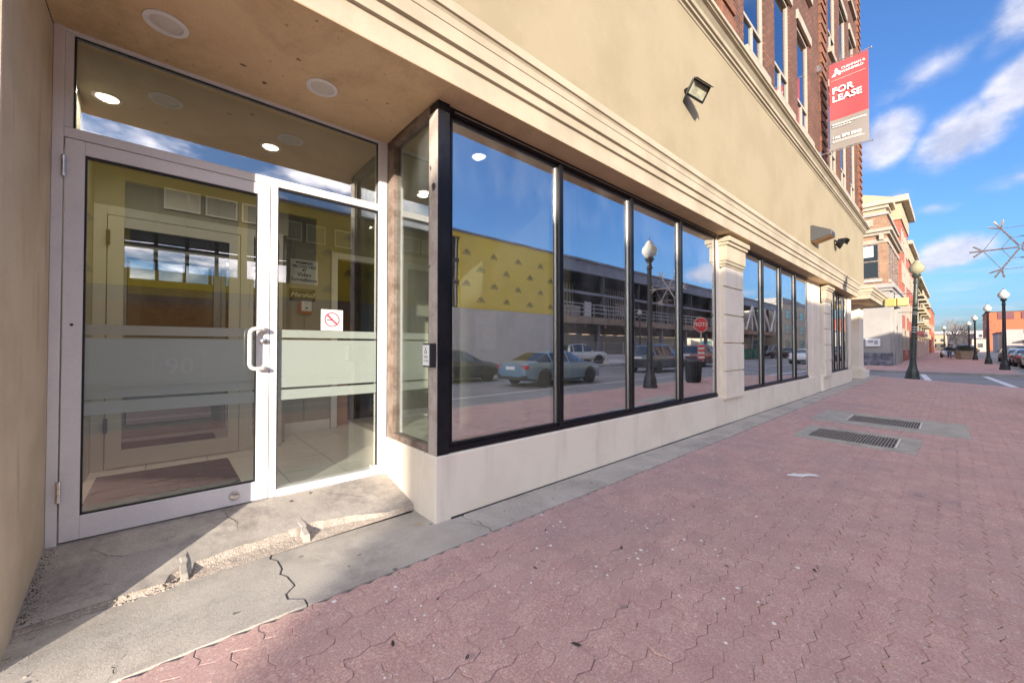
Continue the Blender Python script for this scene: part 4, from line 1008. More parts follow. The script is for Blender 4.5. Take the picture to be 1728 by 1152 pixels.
def snowflake(label, r=.62):
    t = thing('snowflake_decoration', label, 'snowflake decoration', group='snowflake decorations on lamp posts')
    for k in range(6):
        a = k * pi / 3; d = Vector((0, cos(a), sin(a))); b = MB(); P = lambda s, da=0.: Vector((0, cos(a + da), sin(a + da))) * s
        b.tube([d * .02, d * r], .016, 6)
        q = d * (r * .72)
        for s in (1, -1):
            e = Vector((0, cos(a + s * .7), sin(a + s * .7))); b.tube([q, q + e * r * .26], .016, 6); q2 = d * (r * .97)
        b.build('spoke', 'snow', t, smooth=True)
    b = MB(); pts = [Vector((0, cos(k * pi / 3), sin(k * pi / 3))) * r * .72 for k in range(7)]; b.tube(pts, .006, 5); pts = [p * .5 for p in pts]; b.tube(pts, .006, 5)
    b.build('ring', 'snow', t)
    b = MB(); b.tube([(.01, 0, .2), (.01, -.80, .2)], .009, 6); b.tube([(.01, 0, -.2), (.01, -.80, -.2)], .009, 6); b.build('mounting_arm', 'lampblack', t)
    snapshot(t); return t
sf = snowflake('large metal snowflake decoration with forked arms hung near the right edge'); sf.location = (11.88, -.86, 3.14)
copy_tree(sf, (66.7, -2.5, 3.6), pi, 'tiny far snowflake decoration on the lamp beside the planter')

t = thing('litter_bin', 'black slatted litter bin near the kerb, seen reflected in fourth pane', 'litter bin', (15.2, -1.55, -.075))
b = MB()
for k in range(22):
    a = 2 * pi * k / 22; r = .27; b.tube([(r * .92 * cos(a), r * .92 * sin(a), .05), (r * cos(a), r * sin(a), .45), (r * 1.08 * cos(a), r * 1.08 * sin(a), .80)], .018, 5)
b.build('slat_basket', 'lampblack', t)
b = MB(); b.lathe([(.20, .04), (.21, .06), (.22, .76)], 18); b.build('liner', 'black', t)
b = MB(); b.lathe([(.30, .78), (.32, .81), (.31, .86), (.22, .90), (.15, .90), (.15, .80)], 22); b.build('rim', 'lampblack', t, smooth=True)
b = MB(); b.lathe([(.24, 0), (.25, .05), (.2, .06)], 18); b.build('base', 'lampblack', t)

t = thing('stop_sign', 'red octagonal stop sign on a post with red and white striped marker', 'road sign', (16.85, -1.95, -.08))
nrm = Vector((-.62, .785, 0)); rgt = Vector((0, 0, 1)).cross(nrm)
mx = Matrix((rgt, Vector((0, 0, 1)), nrm)).transposed().to_4x4()
b = MB(); b.tube([(0, 0, 0), (0, 0, 2.62)], .028, 8); b.build('post', 'rail', t)
def octa(r, z0, z1):
    b = MB(); b.lathe([(r, z0), (r, z1)], 8, ph=pi / 8); b.xf(Matrix.Translation((0, 0, 2.3)) @ mx); return b
octa(.325, .03, .036).build('backing', 'white', t); octa(.305, .0361, .038).build('plate', 'redp', t)
text('lettering', 'STOP', .235, Vector((0, 0, 2.3)) + nrm * .039, rgt, FU, 'white', t, .0006, bold=.004)
b = MB(); b.box(-.125, .78, .03, .125, 1.48, .036); b.xf(mx); b.build('marker_plate', 'white', t)
b = MB()
for k in range(4): b.box(-.125, .80 + k * .185, .0361, .125, .80 + k * .185 + .09, .038)
b.xf(mx); b.build('stripe', 'redp', t)

# ================================================================== VEHICLES
def car(name, label, cat, loc, rot, paint, kind='sedan', group=None):
    """x forward, wheels on z=0. Stations: x, half width, z bottom, z belt, z roof, half width at roof, glass flag to the next station"""
    t = thing(name, label, cat, loc, group); t.rotation_euler = (0, 0, rot)
    if kind == 'sedan':
        st = [(-2.36, .66, .42, .72, .74, .58, 0), (-2.30, .80, .30, .86, .89, .66, 0), (-2.1, .87, .24, .93, .96, .70, 0), (-1.72, .90, .20, .96, 1.01, .70, 1), (-1.05, .91, .18, .95, 1.30, .60, 1), (-.98, .91, .18, .95, 1.32, .60, 0), (-.9, .91, .18, .95, 1.335, .60, 1), (-.05, .91, .18, .93, 1.40, .60, 1), (.0, .91, .18, .93, 1.40, .60, 0), (.07, .91, .18, .925, 1.40, .60, 1), (.42, .91, .18, .92, 1.37, .60, 1), (1.16, .91, .18, .90, .965, .66, 0), (1.75, .89, .2, .84, .88, .66, 0), (2.15, .83, .24, .74, .77, .62, 0), (2.32, .70, .34, .60, .63, .52, 0)]; wx, wr = (-1.38, 1.42), .325
    elif kind == 'suv':
        st = [(-2.28, .78, .46, .95, .98, .70, 0), (-2.22, .88, .36, 1.05, 1.08, .72, 1), (-1.98, .91, .30, 1.06, 1.60, .66, 1), (-1.90, .92, .28, 1.06, 1.66, .66, 0), (-1.72, .92, .28, 1.06, 1.68, .66, 1), (-.85, .92, .26, 1.05, 1.71, .66, 1), (-.77, .92, .26, 1.05, 1.71, .66, 0), (-.68, .92, .26, 1.05, 1.71, .66, 1), (.15, .92, .26, 1.04, 1.70, .66, 1), (.22, .92, .26, 1.04, 1.70, .66, 0), (.30, .92, .26, 1.03, 1.69, .66, 1), (.50, .92, .26, 1.03, 1.66, .66, 1), (1.18, .92, .26, 1.01, 1.07, .70, 0), (1.85, .90, .28, .96, 1.0, .70, 0), (2.2, .84, .32, .86, .88, .66, 0), (2.32, .74, .42, .70, .72, .56, 0)]; wx, wr = (-1.38, 1.42), .36
    else:
        st = [(-2.85, .90, .50, 1.00, 1.03, .84, 0), (-2.80, .95, .46, 1.06, 1.07, .90, 0), (-1.02, .96, .42, 1.06, 1.07, .90, 0), (-1.0, .96, .40, 1.10, 1.12, .72, 1), (-.94, .96, .40, 1.10, 1.70, .66, 1), (-.86, .96, .40, 1.10, 1.78, .66, 0), (-.76, .96, .40, 1.10, 1.80, .66, 1), (.05, .96, .40, 1.09, 1.83, .66, 1), (.12, .96, .40, 1.09, 1.83, .66, 0), (.2, .96, .40, 1.09, 1.83, .66, 1), (.72, .96, .40, 1.08, 1.78, .66, 1), (1.28, .96, .40, 1.08, 1.14, .74, 0), (2.2, .95, .42, 1.04, 1.09, .76, 0), (2.62, .90, .44, .96, .99, .72, 0), (2.75, .80, .52, .78, .80, .62, 0)]; wx, wr = (-1.75, 1.75), .39
    def ring(s):
        x, w, zb, zl, zr, wr_, _ = s; half = [(.0, zb), (w * .80, zb), (w * .96, zb + .10), (w, zb + (zl - zb) * .55), (w * .985, zl - .03), (w * .96, zl), (wr_ + (w * .96 - wr_) * .12, zr - (zr - zl) * .12), (wr_ * .86, zr - .005), (0, zr + .012)]
        return [(x, y, z) for y, z in half] + [(x, -y, z) for y, z in half[-2:0:-1]]
    rs = [ring(s) for s in st]; n = len(rs[0]); fb, fg = [], []
    for k in range(len(rs) - 1):
        for i in range(n):
            j = (i + 1) % n; q = (k * n + i, (k + 1) * n + i, (k + 1) * n + j, k * n + j)
            sidewin = i in (5, n - 7) or i in (5, 10); topf = i in (6, 7, 8, 9)
            rise = abs(st[k + 1][4] - st[k][4]) > .2
            is_g = st[k][6] and ((i in (5, 10)) or (rise and i in (6, 7, 8, 9)))
            (fg if is_g else fb).append(q)
    fb.append(tuple(range(n))); fb.append(tuple(range((len(rs) - 1) * n, len(rs) * n))[::-1])
    V = [p for r in rs for p in r]
    b = MB(); b.add(V, fb); b.build('body', paint, t, smooth=True)
    b = MB(); b.add(V, fg); b.build('window', 'carglass', t, smooth=True)
    w = .91 if kind != 'pickup' else .96
    for x in wx:
        for s in (1, -1):
            b = MB(); b.lathe([(wr * .6, -.11), (wr * .92, -.11), (wr, -.07), (wr, .07), (wr * .92, .11), (wr * .6, .11)], 20, (x, s * (w - .09), wr), 'Y'); wl = b.build('wheel', 'tyre', t, smooth=True)
            b = MB(); b.lathe([(.04, .075), (wr * .30, .085), (wr * .60, .108), (wr * .62, .10)] if s > 0 else [(wr * .62, -.10), (wr * .60, -.108), (wr * .30, -.085), (.04, -.075)], 10, (x, s * (w - .09), wr), 'Y'); b.build('rim', 'rim', wl)
            b = MB(); vs = []
            for k in range(13):
                a = pi * k / 12; vs += [(x + (wr + .005) * cos(a), s * (w + .004), wr + (wr + .005) * sin(a)), (x + (wr + .065) * cos(a), s * (w + .004), wr + (wr + .065) * sin(a))]
            b.add(vs, [(2 * k, 2 * k + 1, 2 * k + 3, 2 * k + 2) for k in range(12)]); b.build('wheel_arch', 'bumper', t)
    xr, xf = st[1][0], st[-2][0]; zl = st[1][3]; zf = st[-2][3]
    for s in (1, -1):
        b = MB(); b.box(xr - .03, s * .45, zl - .16, xr + .18, s * .84, zl - .02); b.build('tail_light', 'taill', t, bevel=.02)
        b = MB(); b.box(xf - .12, s * .42, zf - .14, xf + .06, s * .80, zf - .02); b.build('head_light', 'headl', t, bevel=.02)
        b = MB(); xm = .62 if kind != 'pickup' else 1.0; zm = (.95 if kind == 'sedan' else 1.1); b.box(xm - .05, s * .92, zm, xm + .07, s * 1.05, zm + .12); b.build('mirror', paint, t, bevel=.02)
    b = MB(); b.box(xr - .075, -.26, zl - .19, xr - .035, .26, zl - .07); b.build('licence_plate', 'white', t)
    b = MB(); b.box(xr - .05, -.80, .30, xr + .1, .80, .46); b.box(xf - .1, -.75, .28, xf + .10, .75, .42); b.build('bumper', 'bumper', t, bevel=.03)
    if kind == 'pickup':
        b = MB(); b.box(-2.74, -.80, 1.0, -1.08, .80, 1.074); b.build('bed_floor', 'bumper', t)
    return t
RZ = -.25
car('parked_sedan', 'blue grey sedan reflected in the first two shop window panes', 'car', (12.25, -6.15, RZ), 0, 'car_blue')
car('parked_sedan', 'very dark sedan with red tail lights just behind the blue grey one', 'car', (9.4, -9.6, RZ), 0, 'car_dark')
car('sport_utility', 'dark navy sport utility car seen from behind in the third pane reflection', 'car', (23.4, -7.4, RZ), 0, 'car_navy', 'suv')
car('pickup_truck', 'white pickup truck parked under the steel deck', 'pickup truck', (27.6, -17.3, -.21), R(20), 'car_white', 'pickup')
car('sport_utility', 'dark red sport utility car reflected beside the litter bin', 'car', (32.5, -8.6, RZ), 0, 'car_maroon', 'suv')
car('pickup_truck', 'dark pickup truck facing the street beyond the green dumpsters', 'pickup truck', (64, -11.8, RZ), R(190), 'car_navy', 'pickup')
car('parked_sedan', 'charcoal sedan parked past the dark pickup truck', 'car', (72, -11.8, RZ), R(180), 'car_charcoal')
car('parked_sedan', 'silver white sedan far down the street behind the walking person', 'car', (80.5, .2, -.1), R(182), 'car_silver')
car('sport_utility', 'dark sport utility car parked at the far kerb beside the white sedan', 'car', (90, -1.2, -.1), R(170), 'car_navy', 'suv')
car('sport_utility', 'dark grey sport utility car at the kerb between two black lamps', 'car', (66, -4.2, RZ), 0, 'car_charcoal', 'suv', 'cars along the right kerb')
car('parked_sedan', 'silver sedan at the kerb behind the tallest black lamp', 'car', (58.5, -4.1, RZ), 0, 'car_silver', 'sedan', 'cars along the right kerb')
car('parked_sedan', 'charcoal sedan at the kerb to the right of the tallest black lamp', 'car', (52, -4.1, RZ), 0, 'car_charcoal', 'sedan', 'cars along the right kerb')
car('parked_sedan', 'white sedan at the kerb close to the right edge', 'car', (45.5, -4.2, RZ), 0, 'car_white', 'sedan', 'cars along the right kerb')
for i, x in enumerate((55.6, 58.6)):
    t = thing('dumpster', ('green dumpster reflected nearest the pilaster', 'green dumpster standing beside the dark pickup')[i], 'dumpster', (x, -14.3 + 1.6, RZ), 'green dumpsters on the lot')
    b = MB(); b.ext([(-.6, .15), (-.72, 1.15), (.72, 1.3), (.6, .15)][::-1], 'X', -.95, .95); b.build('bin', 'green', t, bevel=.02)
    b = MB(); b.ext([(-.76, 1.15), (.74, 1.31), (.74, 1.36), (-.76, 1.21)][::-1], 'X', -.98, .98); b.build('lid', 'black', t, bevel=.01)
    b = MB(); b.box(-1.05, -.25, .75, -.951, .25, .9); b.box(.951, -.25, .75, 1.05, .25, .9); b.build('fork_pocket', 'green', t)
    b = MB()
    for sx in (-.7, .7):
        for sy in (-.4, .4): b.lathe([(.08, -.03), (.08, .03)], 10, (sx, sy, .08), 'Y')
    b.build('caster', 'tyre', t)

# ================================================================== PERSON, PLANTER, SIGNAL
def skin(name, joints, edges, radii, m, parent=None, sub=2):
    me = bpy.data.meshes.new(name); me.from_pydata(joints, edges, []); me.materials.append(M[m]); o = bpy.data.objects.new(name, me); COL.objects.link(o)
    s = o.modifiers.new('skin', 'SKIN'); s.use_smooth_shade = True
    lay = me.skin_vertices[0] if me.skin_vertices else None
    if lay is None:
        bpy.context.view_layer.objects.active = o; o.select_set(True)
        bmx = bmesh.new(); bmx.from_mesh(me); bmx.verts.layers.skin.verify(); bmx.to_mesh(me); bmx.free(); lay = me.skin_vertices[0]
    for i, r in enumerate(radii): lay.data[i].radius = (r, r) if not isinstance(r, tuple) else r
    lay.data[0].use_root = True
    ss = o.modifiers.new('sub', 'SUBSURF'); ss.levels = sub; ss.render_levels = sub
    adopt(o, parent); return o
pt = thing('person', 'person in dark jacket and blue jeans walking away down the far pavement', 'person', (71.5, .25, -.10))
J, Ed, Rd = [], [], []
def jt(p, r, par=None):
    J.append(p); Rd.append(r)
    if par is not None: Ed.append((par, len(J) - 1))
    return len(J) - 1
# walks along +x (away), mid stride
pel = jt((0, 0, .93), (.15, .12)); ab = jt((.01, 0, 1.10), (.14, .11), pel); ch = jt((.03, 0, 1.32), (.18, .125), ab); nk = jt((.05, 0, 1.47), .06, ch); hd = jt((.075, 0, 1.55), .075, nk); hd2 = jt((.085, 0, 1.64), .098, hd); jt((.08, 0, 1.72), .075, hd2)
ns = jt((.175, 0, 1.61), .018, hd2)
for s in (1, -1):
    jt((.08, s * .10, 1.62), .02, hd2)
    hip = jt((0, s * .09, .88), .10, pel); f = s * .30
    kn = jt((f * .62 + .06, s * .095, .50), .062, hip); an = jt((f * .95 - (.0 if f > 0 else .10), s * .10, .10 if f > 0 else .15), .042, kn); jt((an and (f * .95 + .13 - (0 if f > 0 else .10)), s * .11, .045 if f > 0 else .05), .036, an)
    sh = jt((.03, s * .19, 1.40), .068, ch); el_ = jt((.0 - f * .25, s * .25, 1.14), .05, sh); wr_ = jt((.08 - f * .55, s * .25, .90), .034, el_); pm_ = jt((.10 - f * .58, s * .25, .83), .035, wr_)
    for k in range(4): a = jt((.08 + k * .018 - f * .6, s * .25, .765 - .004 * abs(k - 1.5)), .009, pm_); jt((.085 + k * .017 - f * .6, s * .235, .735), .008, a)
    a = jt((.15 - f * .58, s * .235, .82), .010, wr_); jt((.155 - f * .58, s * .225, .785), .009, a)
skin('body', J, Ed, Rd, 'skin', pt)
# clothes grown over the same joints
skin('jacket', [(0, 0, .86), (.01, 0, 1.10), (.03, 0, 1.32), (.045, 0, 1.455)] + [q for s in (1, -1) for q in ((.03, s * .19, 1.40), (-s * .075, s * .255, 1.14), (.08 - s * .165, s * .255, .93))], [(0, 1), (1, 2), (2, 3), (2, 4), (4, 5), (5, 6), (2, 7), (7, 8), (8, 9)], [(.185, .15), (.18, .145), (.21, .155), .075, .09, .07, .052, .09, .07, .052], 'jacket', pt)
skin('trousers', [(0, 0, .95), (0, .09, .86), (.246, .095, .50), (.285, .10, .13), (0, -.09, .86), (-.126, -.095, .50), (-.385, -.10, .19)], [(0, 1), (1, 2), (2, 3), (0, 4), (4, 5), (5, 6)], [(.165, .135), .115, .078, .06, .115, .078, .06], 'jeans', pt)
skin('shoe', [(.26, .10, .06), (.34, .105, .05), (.45, .11, .04)], [(0, 1), (1, 2)], [.055, .05, .038], 'shoe', pt, 1); skin('shoe', [(-.41, -.10, .10), (-.33, -.105, .07), (-.24, -.11, .04)], [(0, 1), (1, 2)], [.055, .05, .038], 'shoe', pt, 1)
b = MB(); b.sphere((.07, 0, 1.665), .112, 14, 10, 1.05); b.v = [(x - (.03 if x > .1 else 0), y, z) for x, y, z in b.v]; b.build('hair', 'hair', pt, smooth=True)

t = thing('street_planter', 'tan pavement planter filled with dark brown shrubs by a black lamp', 'planter', (69.6, -1.0, -.10))
b = MB(); b.lathe([(.80, 0), (.84, .08), (.98, .80), (1.03, .82), (1.03, .95), (.92, .95), (.90, .85)], 8, ph=pi / 8); b.build('pot', 'planter', t, bevel=.01)
b = MB(); b.lathe([(.005, .86), (.91, .86)], 8, ph=pi / 8); b.build('soil', 'leafd', t)
b = MB(); rr = random.Random(8)
for _ in range(900):
    a, u, h = rr.uniform(0, 2 * pi), sqrt(rr.random()), rr.random(); r = u * (1.15 - .5 * h * h); c = Vector((r * cos(a), r * sin(a), .9 + h * (.75 - .25 * u)))
    d = Vector((rr.gauss(0, 1), rr.gauss(0, 1), rr.gauss(0, 1))).normalized() * .07; e = d.cross(Vector((rr.gauss(0, 1), 1, .3))).normalized() * .035
    b.add([c - d, c + e, c + d, c - e], [(0, 1, 2, 3)])
b.build('foliage', 'leafg', t)

for i, (yy, lab) in enumerate(((1.36, 'yellow pedestrian signal fixed closest to the green lamp post'), (1.70, 'yellow pedestrian signal farthest out from the green lamp post'))):
    t = thing('pedestrian_signal', lab, 'pedestrian signal', (23.05, yy, 3.0), 'yellow pedestrian signals on the lamp post'); t.rotation_euler = (0, 0, pi + (.1, -.3)[i])
    b = MB(); b.box(-.13, -.17, 0, .13, .17, .34); b.build('housing', 'yl', t, bevel=.02)
    b = MB(); b.box(-.26, -.165, .30, -.131, .165, .335); b.box(-.26, -.165, .02, -.131, -.14, .299); b.box(-.26, .14, .02, -.131, .165, .299); b.build('hood', 'yl', t)
    b = MB(); b.box(-.136, -.135, .03, -.131, .135, .295); b.build('lens', 'black', t)
    b = MB(); b.tube([(0, .17, .17), (0, .28, .17)], .02, 6); b.build('bracket', 'lampgreen', t)

# ================================================================== BUILDINGS DOWN THE STREET
def building(name, label, loc): return thing(name, label, 'building', loc, world=True)
def P(t, name, m, *boxes, bevel=0., kind=None):
    b = MB()
    for q in boxes: b.box(*q)
    return b.build(name, m, t, bevel=bevel, kind=kind)
def windows(t, specs, axis, at, m='g_dark', frame='winframe', depth=.12, fr=.09, sill=None, out=-1):
    """specs: (a0,a1,z0,z1) along the wall; axis 'X' wall runs along x at y=at (faces -y), axis 'Y' runs along y at x=at (faces -x)"""
    for a0, a1, z0, z1 in specs:
        b = MB()
        def bxx(p0, p1, q0, q1, d0, d1, b=b):
            if axis == 'X': b.box(p0, at + d0, q0, p1, at + d1, q1)
            else: b.box(at + d0, p0, q0, at + d1, p1, q1)
        bxx(a0, a0 + fr, z0, z1, -.05, .04); bxx(a1 - fr, a1, z0, z1, -.05, .04); bxx(a0 + fr, a1 - fr, z1 - fr, z1, -.05, .04); bxx(a0 + fr, a1 - fr, z0, z0 + fr, -.05, .04); bxx(a0 + fr, a1 - fr, (z0 + z1) / 2 - fr / 2, (z0 + z1) / 2 + fr / 2, -.045, .035)
        w = b.build('window', frame, t)
        b = MB(); bxx(a0 + fr, a1 - fr, z0 + fr, z1 - fr, -.02, -.008, b); b.build('pane', m, w)
        if sill:
            b = MB(); bxx(a0 - .15, a1 + .15, z0 - .25, z0 - .01, -.14, .04, b); b.build('sill', sill, w)
# B1 corner building: grey stone ground floor, tan brick above
t = building('corner_building', 'two storey tan brick corner building on a grey stone ground floor across the side street', (45, 5, -.1))
P(t, 'stone_wall', 'stone', (40.5, 3.08, -.1, 50, 16, 6.0)); P(t, 'stone_base', 'darkstone', (40.38, 2.96, -.1, 42.6, 16, .85))
P(t, 'stone_cornice', 'stone', (40.25, 2.8, 5.72, 50, 16, 6.05), (40.38, 2.93, 5.5, 50, 16, 5.72), bevel=.03)
P(t, 'brick_wall', 'brownb', (40.62, 3.2, 6.05, 50, 16, 11.3))
P(t, 'brick_cornice', 'limestone', (40.32, 2.88, 10.02, 50, 16, 10.28), (40.46, 3.02, 9.80, 50, 16, 10.02), bevel=.03)
P(t, 'parapet_cap', 'stone', (40.5, 3.08, 11.3, 50, 16, 11.52)); P(t, 'lintel_band', 'limestone', (40.55, 3.12, 9.2, 50, 16, 9.5))
P(t, 'corbel', 'limestone', *[(40.40, y, 9.42, 40.6, y + .26, 9.80) for y in (3.35, 4.55, 5.75)]); P(t, 'panel', 'limestone', (40.54, 3.95, 10.55, 40.64, 4.55, 11.1))
windows(t, [(3.62, 4.75, 6.5, 9.2)], 'Y', 40.62, 'g_dark', 'rust', sill='stone'); windows(t, [(6.2, 7.4, 6.5, 9.2)], 'Y', 40.62, 'g_dark', 'rust')
P(t, 'blind', 'blind', (40.585, 3.95, 8.2, 40.5905, 4.66, 9.05))
windows(t, [(x, x + 1.1, 6.5, 9.2) for x in (41.6, 43.6, 45.6, 47.6)], 'X', 3.2, 'g_dark', 'rust', sill='limestone')
windows(t, [(x, x + 1.3, .9, 4.2) for x in (41.9, 44.1, 46.3, 48.3)], 'X', 3.08, 'g_dark', 'winframe')
P(t, 'pilaster', 'stone', *[(x, 2.9, -.1, x + .5, 3.08, 5.4) for x in (40.75, 43.45, 45.65, 47.75)])
P(t, 'shop_fascia', 'greyclad', (42, 2.72, 4.4, 44.4, 2.9, 5.4))
b = MB(); b.box(40.36, 3.62, 1.35, 40.42, 4.45, 1.95); b.build('wall_plate', 'white', t); b = MB(); b.box(40.345, 3.75, 1.5, 40.359, 3.95, 1.8); b.box(40.345, 4.0, 1.62, 40.359, 4.3, 1.8); b.build('wall_plate_mark', 'greyp', t)
# B2 cream and red
t = building('red_brick_building', 'tall red brick building with cream gable and cornice behind the corner building', (55, 6, -.1))
P(t, 'cream_block', 'cream', (50.3, 4.0, 0, 52.8, 18, 14.6)); P(t, 'cream_cornice', 'trim', (49.9, 3.5, 14.6, 52.9, 18, 15.1), (50.1, 3.8, 14.3, 52.85, 18, 14.6), bevel=.03)
b = MB(); b.ext([(3.5, 15.1), (12, 15.1), (7.6, 16.6)], 'X', 49.9, 50.4); b.build('gable', 'cream', t)
P(t, 'brick_wall', 'redb', (52.8, 3.2, 0, 62, 18, 13.6)); P(t, 'cream_attic', 'cream', (52.7, 3.1, 13.6, 62.05, 18, 15.2)); P(t, 'cornice', 'trim', (52.3, 2.6, 15.2, 62.4, 18, 15.8), bevel=.04)
P(t, 'pale_strip', 'limestone', (57.0, 3.12, .5, 57.5, 3.2, 12.6))
windows(t, [(x, x + 1.2, z, z + 2.1) for x in (53.6, 55.1, 58.6, 60.3) for z in (1.0, 4.4, 7.6, 10.8)], 'X', 3.2)
t = building('brick_shop_row', 'red brick row with cream attic beyond the tall red building', (68, 6, -.1))
P(t, 'brick_wall', 'redb', (62.3, 3.25, 0, 74, 16, 11.2)); P(t, 'cream_attic', 'cream', (62.2, 3.15, 11.2, 74.1, 16, 12.8)); P(t, 'cornice', 'trim', (62.0, 2.8, 12.8, 74.3, 16, 13.2))
windows(t, [(x, x + 1.3, z, z + 2.0) for x in (63.5, 66.5, 69.5, 72) for z in (.6, 4.2, 7.8)], 'X', 3.25)
P(t, 'awning', 'car_maroon', (63, 2.1, 2.6, 73, 3.2, 3.1)); P(t, 'shop_front', 'car_maroon', (63, 3.05, -.1, 73, 3.24, 2.6))
t = building('cream_balcony_building', 'cream building with stacked balconies further down the pavement', (90, 6, -.1))
P(t, 'wall', 'cream', (76, 3.4, 0, 108, 18, 10.6)); P(t, 'roof_slab', 'trim', (75.6, 2.7, 10.6, 108.4, 18, 11.0))
for z in (2.7, 4.6, 6.5, 8.4):
    for x in (78, 86, 94, 101): P(t, 'balcony', 'cream', (x, 2.6, z, x + 5, 3.39, z + .18), (x, 2.6, z + .18, x + 5, 2.68, z + .75)); P(t, 'balcony_door', 'g_dark', (x + .4, 3.36, z + .19, x + 4.4, 3.41, z + 1.55))
P(t, 'arcade', 'pinkish', (76.5, 3.3, -.1, 107, 3.39, 2.4))
t = building('low_pink_building', 'low pinkish building past the balconies', (118, 6, -.1)); P(t, 'wall', 'pinkish', (110, 3.6, 0, 132, 16, 8.4)); P(t, 'parapet', 'trim', (109.8, 3.4, 8.4, 132.2, 16, 8.8)); windows(t, [(x, x + 1.6, z, z + 1.6) for x in (112, 117, 122, 127) for z in (1, 4.6)], 'X', 3.6)
t = building('far_red_building', 'small far red building closing the left row', (150, 5, -.1)); P(t, 'wall', 'redorange', (138, 3.4, 0, 165, 16, 10.5)); P(t, 'parapet', 'roofm', (137.8, 3.3, 10.5, 165.2, 16, 10.8)); windows(t, [(x, x + 1.8, z, z + 1.8) for x in (141, 147, 153, 159) for z in (1.2, 5.2)], 'X', 3.4)
t = building('orange_building', 'big orange red clad building on the right beyond the parked cars', (235, -30, -.1))
P(t, 'wall', 'redorange', (225, -90, 0, 250, -8.3, 14.0)); P(t, 'roof_edge', 'roofm', (224.7, -90, 14.0, 250, -8.1, 14.25)); P(t, 'dark_panel', 'car_maroon', (224.8, -14.6, 11.4, 225, -11.0, 13.8), (224.8, -20.5, 11.4, 225, -16.2, 13.8))
windows(t, [(-26 - k * 9, -20 - k * 9, 6.6, 9.2) for k in range(5)], 'Y', 225, 'g_dark', 'white')
t = building('grey_clad_building', 'low grey building in front of the orange one', (175, -20, -.1))
P(t, 'wall', 'greyclad', (165, -60, -.2, 185, -8.0, 5.0)); P(t, 'roof', 'roofm', (164.6, -60, 5.0, 185, -7.8, 5.3)); P(t, 'pale_bay', 'pale', (163.5, -12, -.2, 165, -8.6, 5.9)); P(t, 'pale_bay', 'pale', (163.5, -24, -.2, 165, -18, 6.2)); P(t, 'canopy', 'roofm', (161.5, -18, 2.9, 164.9, -12, 3.2))
windows(t, [(-30 - k * 4, -28 - k * 4, .8, 3.6) for k in range(6)] + [(-16, -13, .2, 2.8)], 'Y', 165)
for i, (x0, y0, y1, h, m, lab) in enumerate(((250, -6, 1.5, 6.5, 'pale', 'pale far block closing the street end on the right'), (285, 2, 10, 7.5, 'cream', 'cream far block closing the street end on the left'), (330, -14, 26, 10.5, 'greyclad', 'grey far block standing highest at the street end'), (215, -7.8, -4.6, 4.2, 'pinkish', 'small pink far block beside the orange building'))):
    t = building('distant_building', lab, (x0, (y0 + y1) / 2, -.1)); P(t, 'wall', m, (x0, y0, -.3, x0 + 18, y1, h)); P(t, 'roof', 'roofm', (x0 - .2, y0 - .2, h, x0 + 18.2, y1 + .2, h + .35))
    windows(t, [(y, y + 1.4, z, z + 1.5) for y in np.arange(y0 + .6, y1 - 1.5, 2.6) for z in np.arange(1.2, h - 1.8, 2.8)], 'Y', x0)
# bare trees at the street end
def tree(loc, h, label, seed):
    t = thing('bare_tree', label, 'tree', loc, 'bare winter trees at the street end'); rr = random.Random(seed); tb, cb = MB(), MB()
    def branch(p, d, l, r, dep):
        pts = [p]; q = p
        for k in range(3):
            d = (d + Vector((rr.gauss(0, .14), rr.gauss(0, .14), .06))).normalized(); q = q + d * l / 3; pts.append(q)
        (tb if dep == 0 else cb).tube(pts, r, 5 if dep < 2 else 3, r * .6)
        if dep < 5:
            for k in range(3 if dep < 3 else 2):
                ax = Vector((rr.gauss(0, 1), rr.gauss(0, 1), rr.gauss(0, .4))).normalized(); branch(pts[rr.choice((2, 3, 3))], (d + ax * .75).normalized(), l * rr.uniform(.58, .78), r * .58, dep + 1)
    branch(Vector((0, 0, 0)), Vector((0, 0, 1)), h * .32, h * .022, 0)
    tb.build('trunk', 'bark', t); cb.build('crown', 'bark', t)
for (x, y, h, s, lab) in ((118, -.8, 9, 1, 'bare tree nearest behind the white sedan'), (135, .8, 10, 2, 'bare tree left of the walking person in the distance'), (150, -3.4, 9.5, 3, 'bare tree farthest right among the distant trees'), (128, -1.9, 8, 4, 'small bare tree between its taller neighbours')): tree((x, y, -.1), h, lab, s)

# ================================================================== OPPOSITE SIDE OF THE STREET (seen in the glass)
YO = -16.0; HT = 8.72
t = building('membrane_clad_building', 'half built shell clad in yellow membrane across the street, seen reflected', (4, -22, -.2))
OP = [(-1.3, 2.6, 4.6, 8.2), (2.95, 6.1, 4.6, 8.2), (10.0, 14.2, 3.9, 8.4)]       # x0,x1,z0,z1 openings
xs_ = [-19.25] + [v for o in OP for v in o[:2]] + [23.7]
b = MB()
for i in range(0, len(xs_), 2): b.box(xs_[i], YO - .25, 3.85, xs_[i + 1], YO, HT)
for x0, x1, z0, z1 in OP:
    b.box(x0, YO - .25, 3.85, x1, YO, z0) if z0 > 3.9 else None
    b.box(x0, YO - .25, z1, x1, YO, HT)
b.build('membrane_wall', 'yellow', t)
P(t, 'lower_wall', 'slab', (-19.25, YO - .3, -.2, -3.4, YO - .02, 3.85), (11.2, YO - .3, -.2, 23.7, YO - .02, 3.85)); P(t, 'timber_hoarding', 'wood', (-3.4, YO - .3, 1.6, 11.2, YO - .04, 3.2), kind=None)
P(t, 'upper_strip', 'rustb', (-3.4, YO - .3, 3.2, 11.2, YO - .03, 3.85)); P(t, 'hoarding_base', 'slab', (-3.4, YO - .3, -.2, 11.2, YO - .05, 1.6))
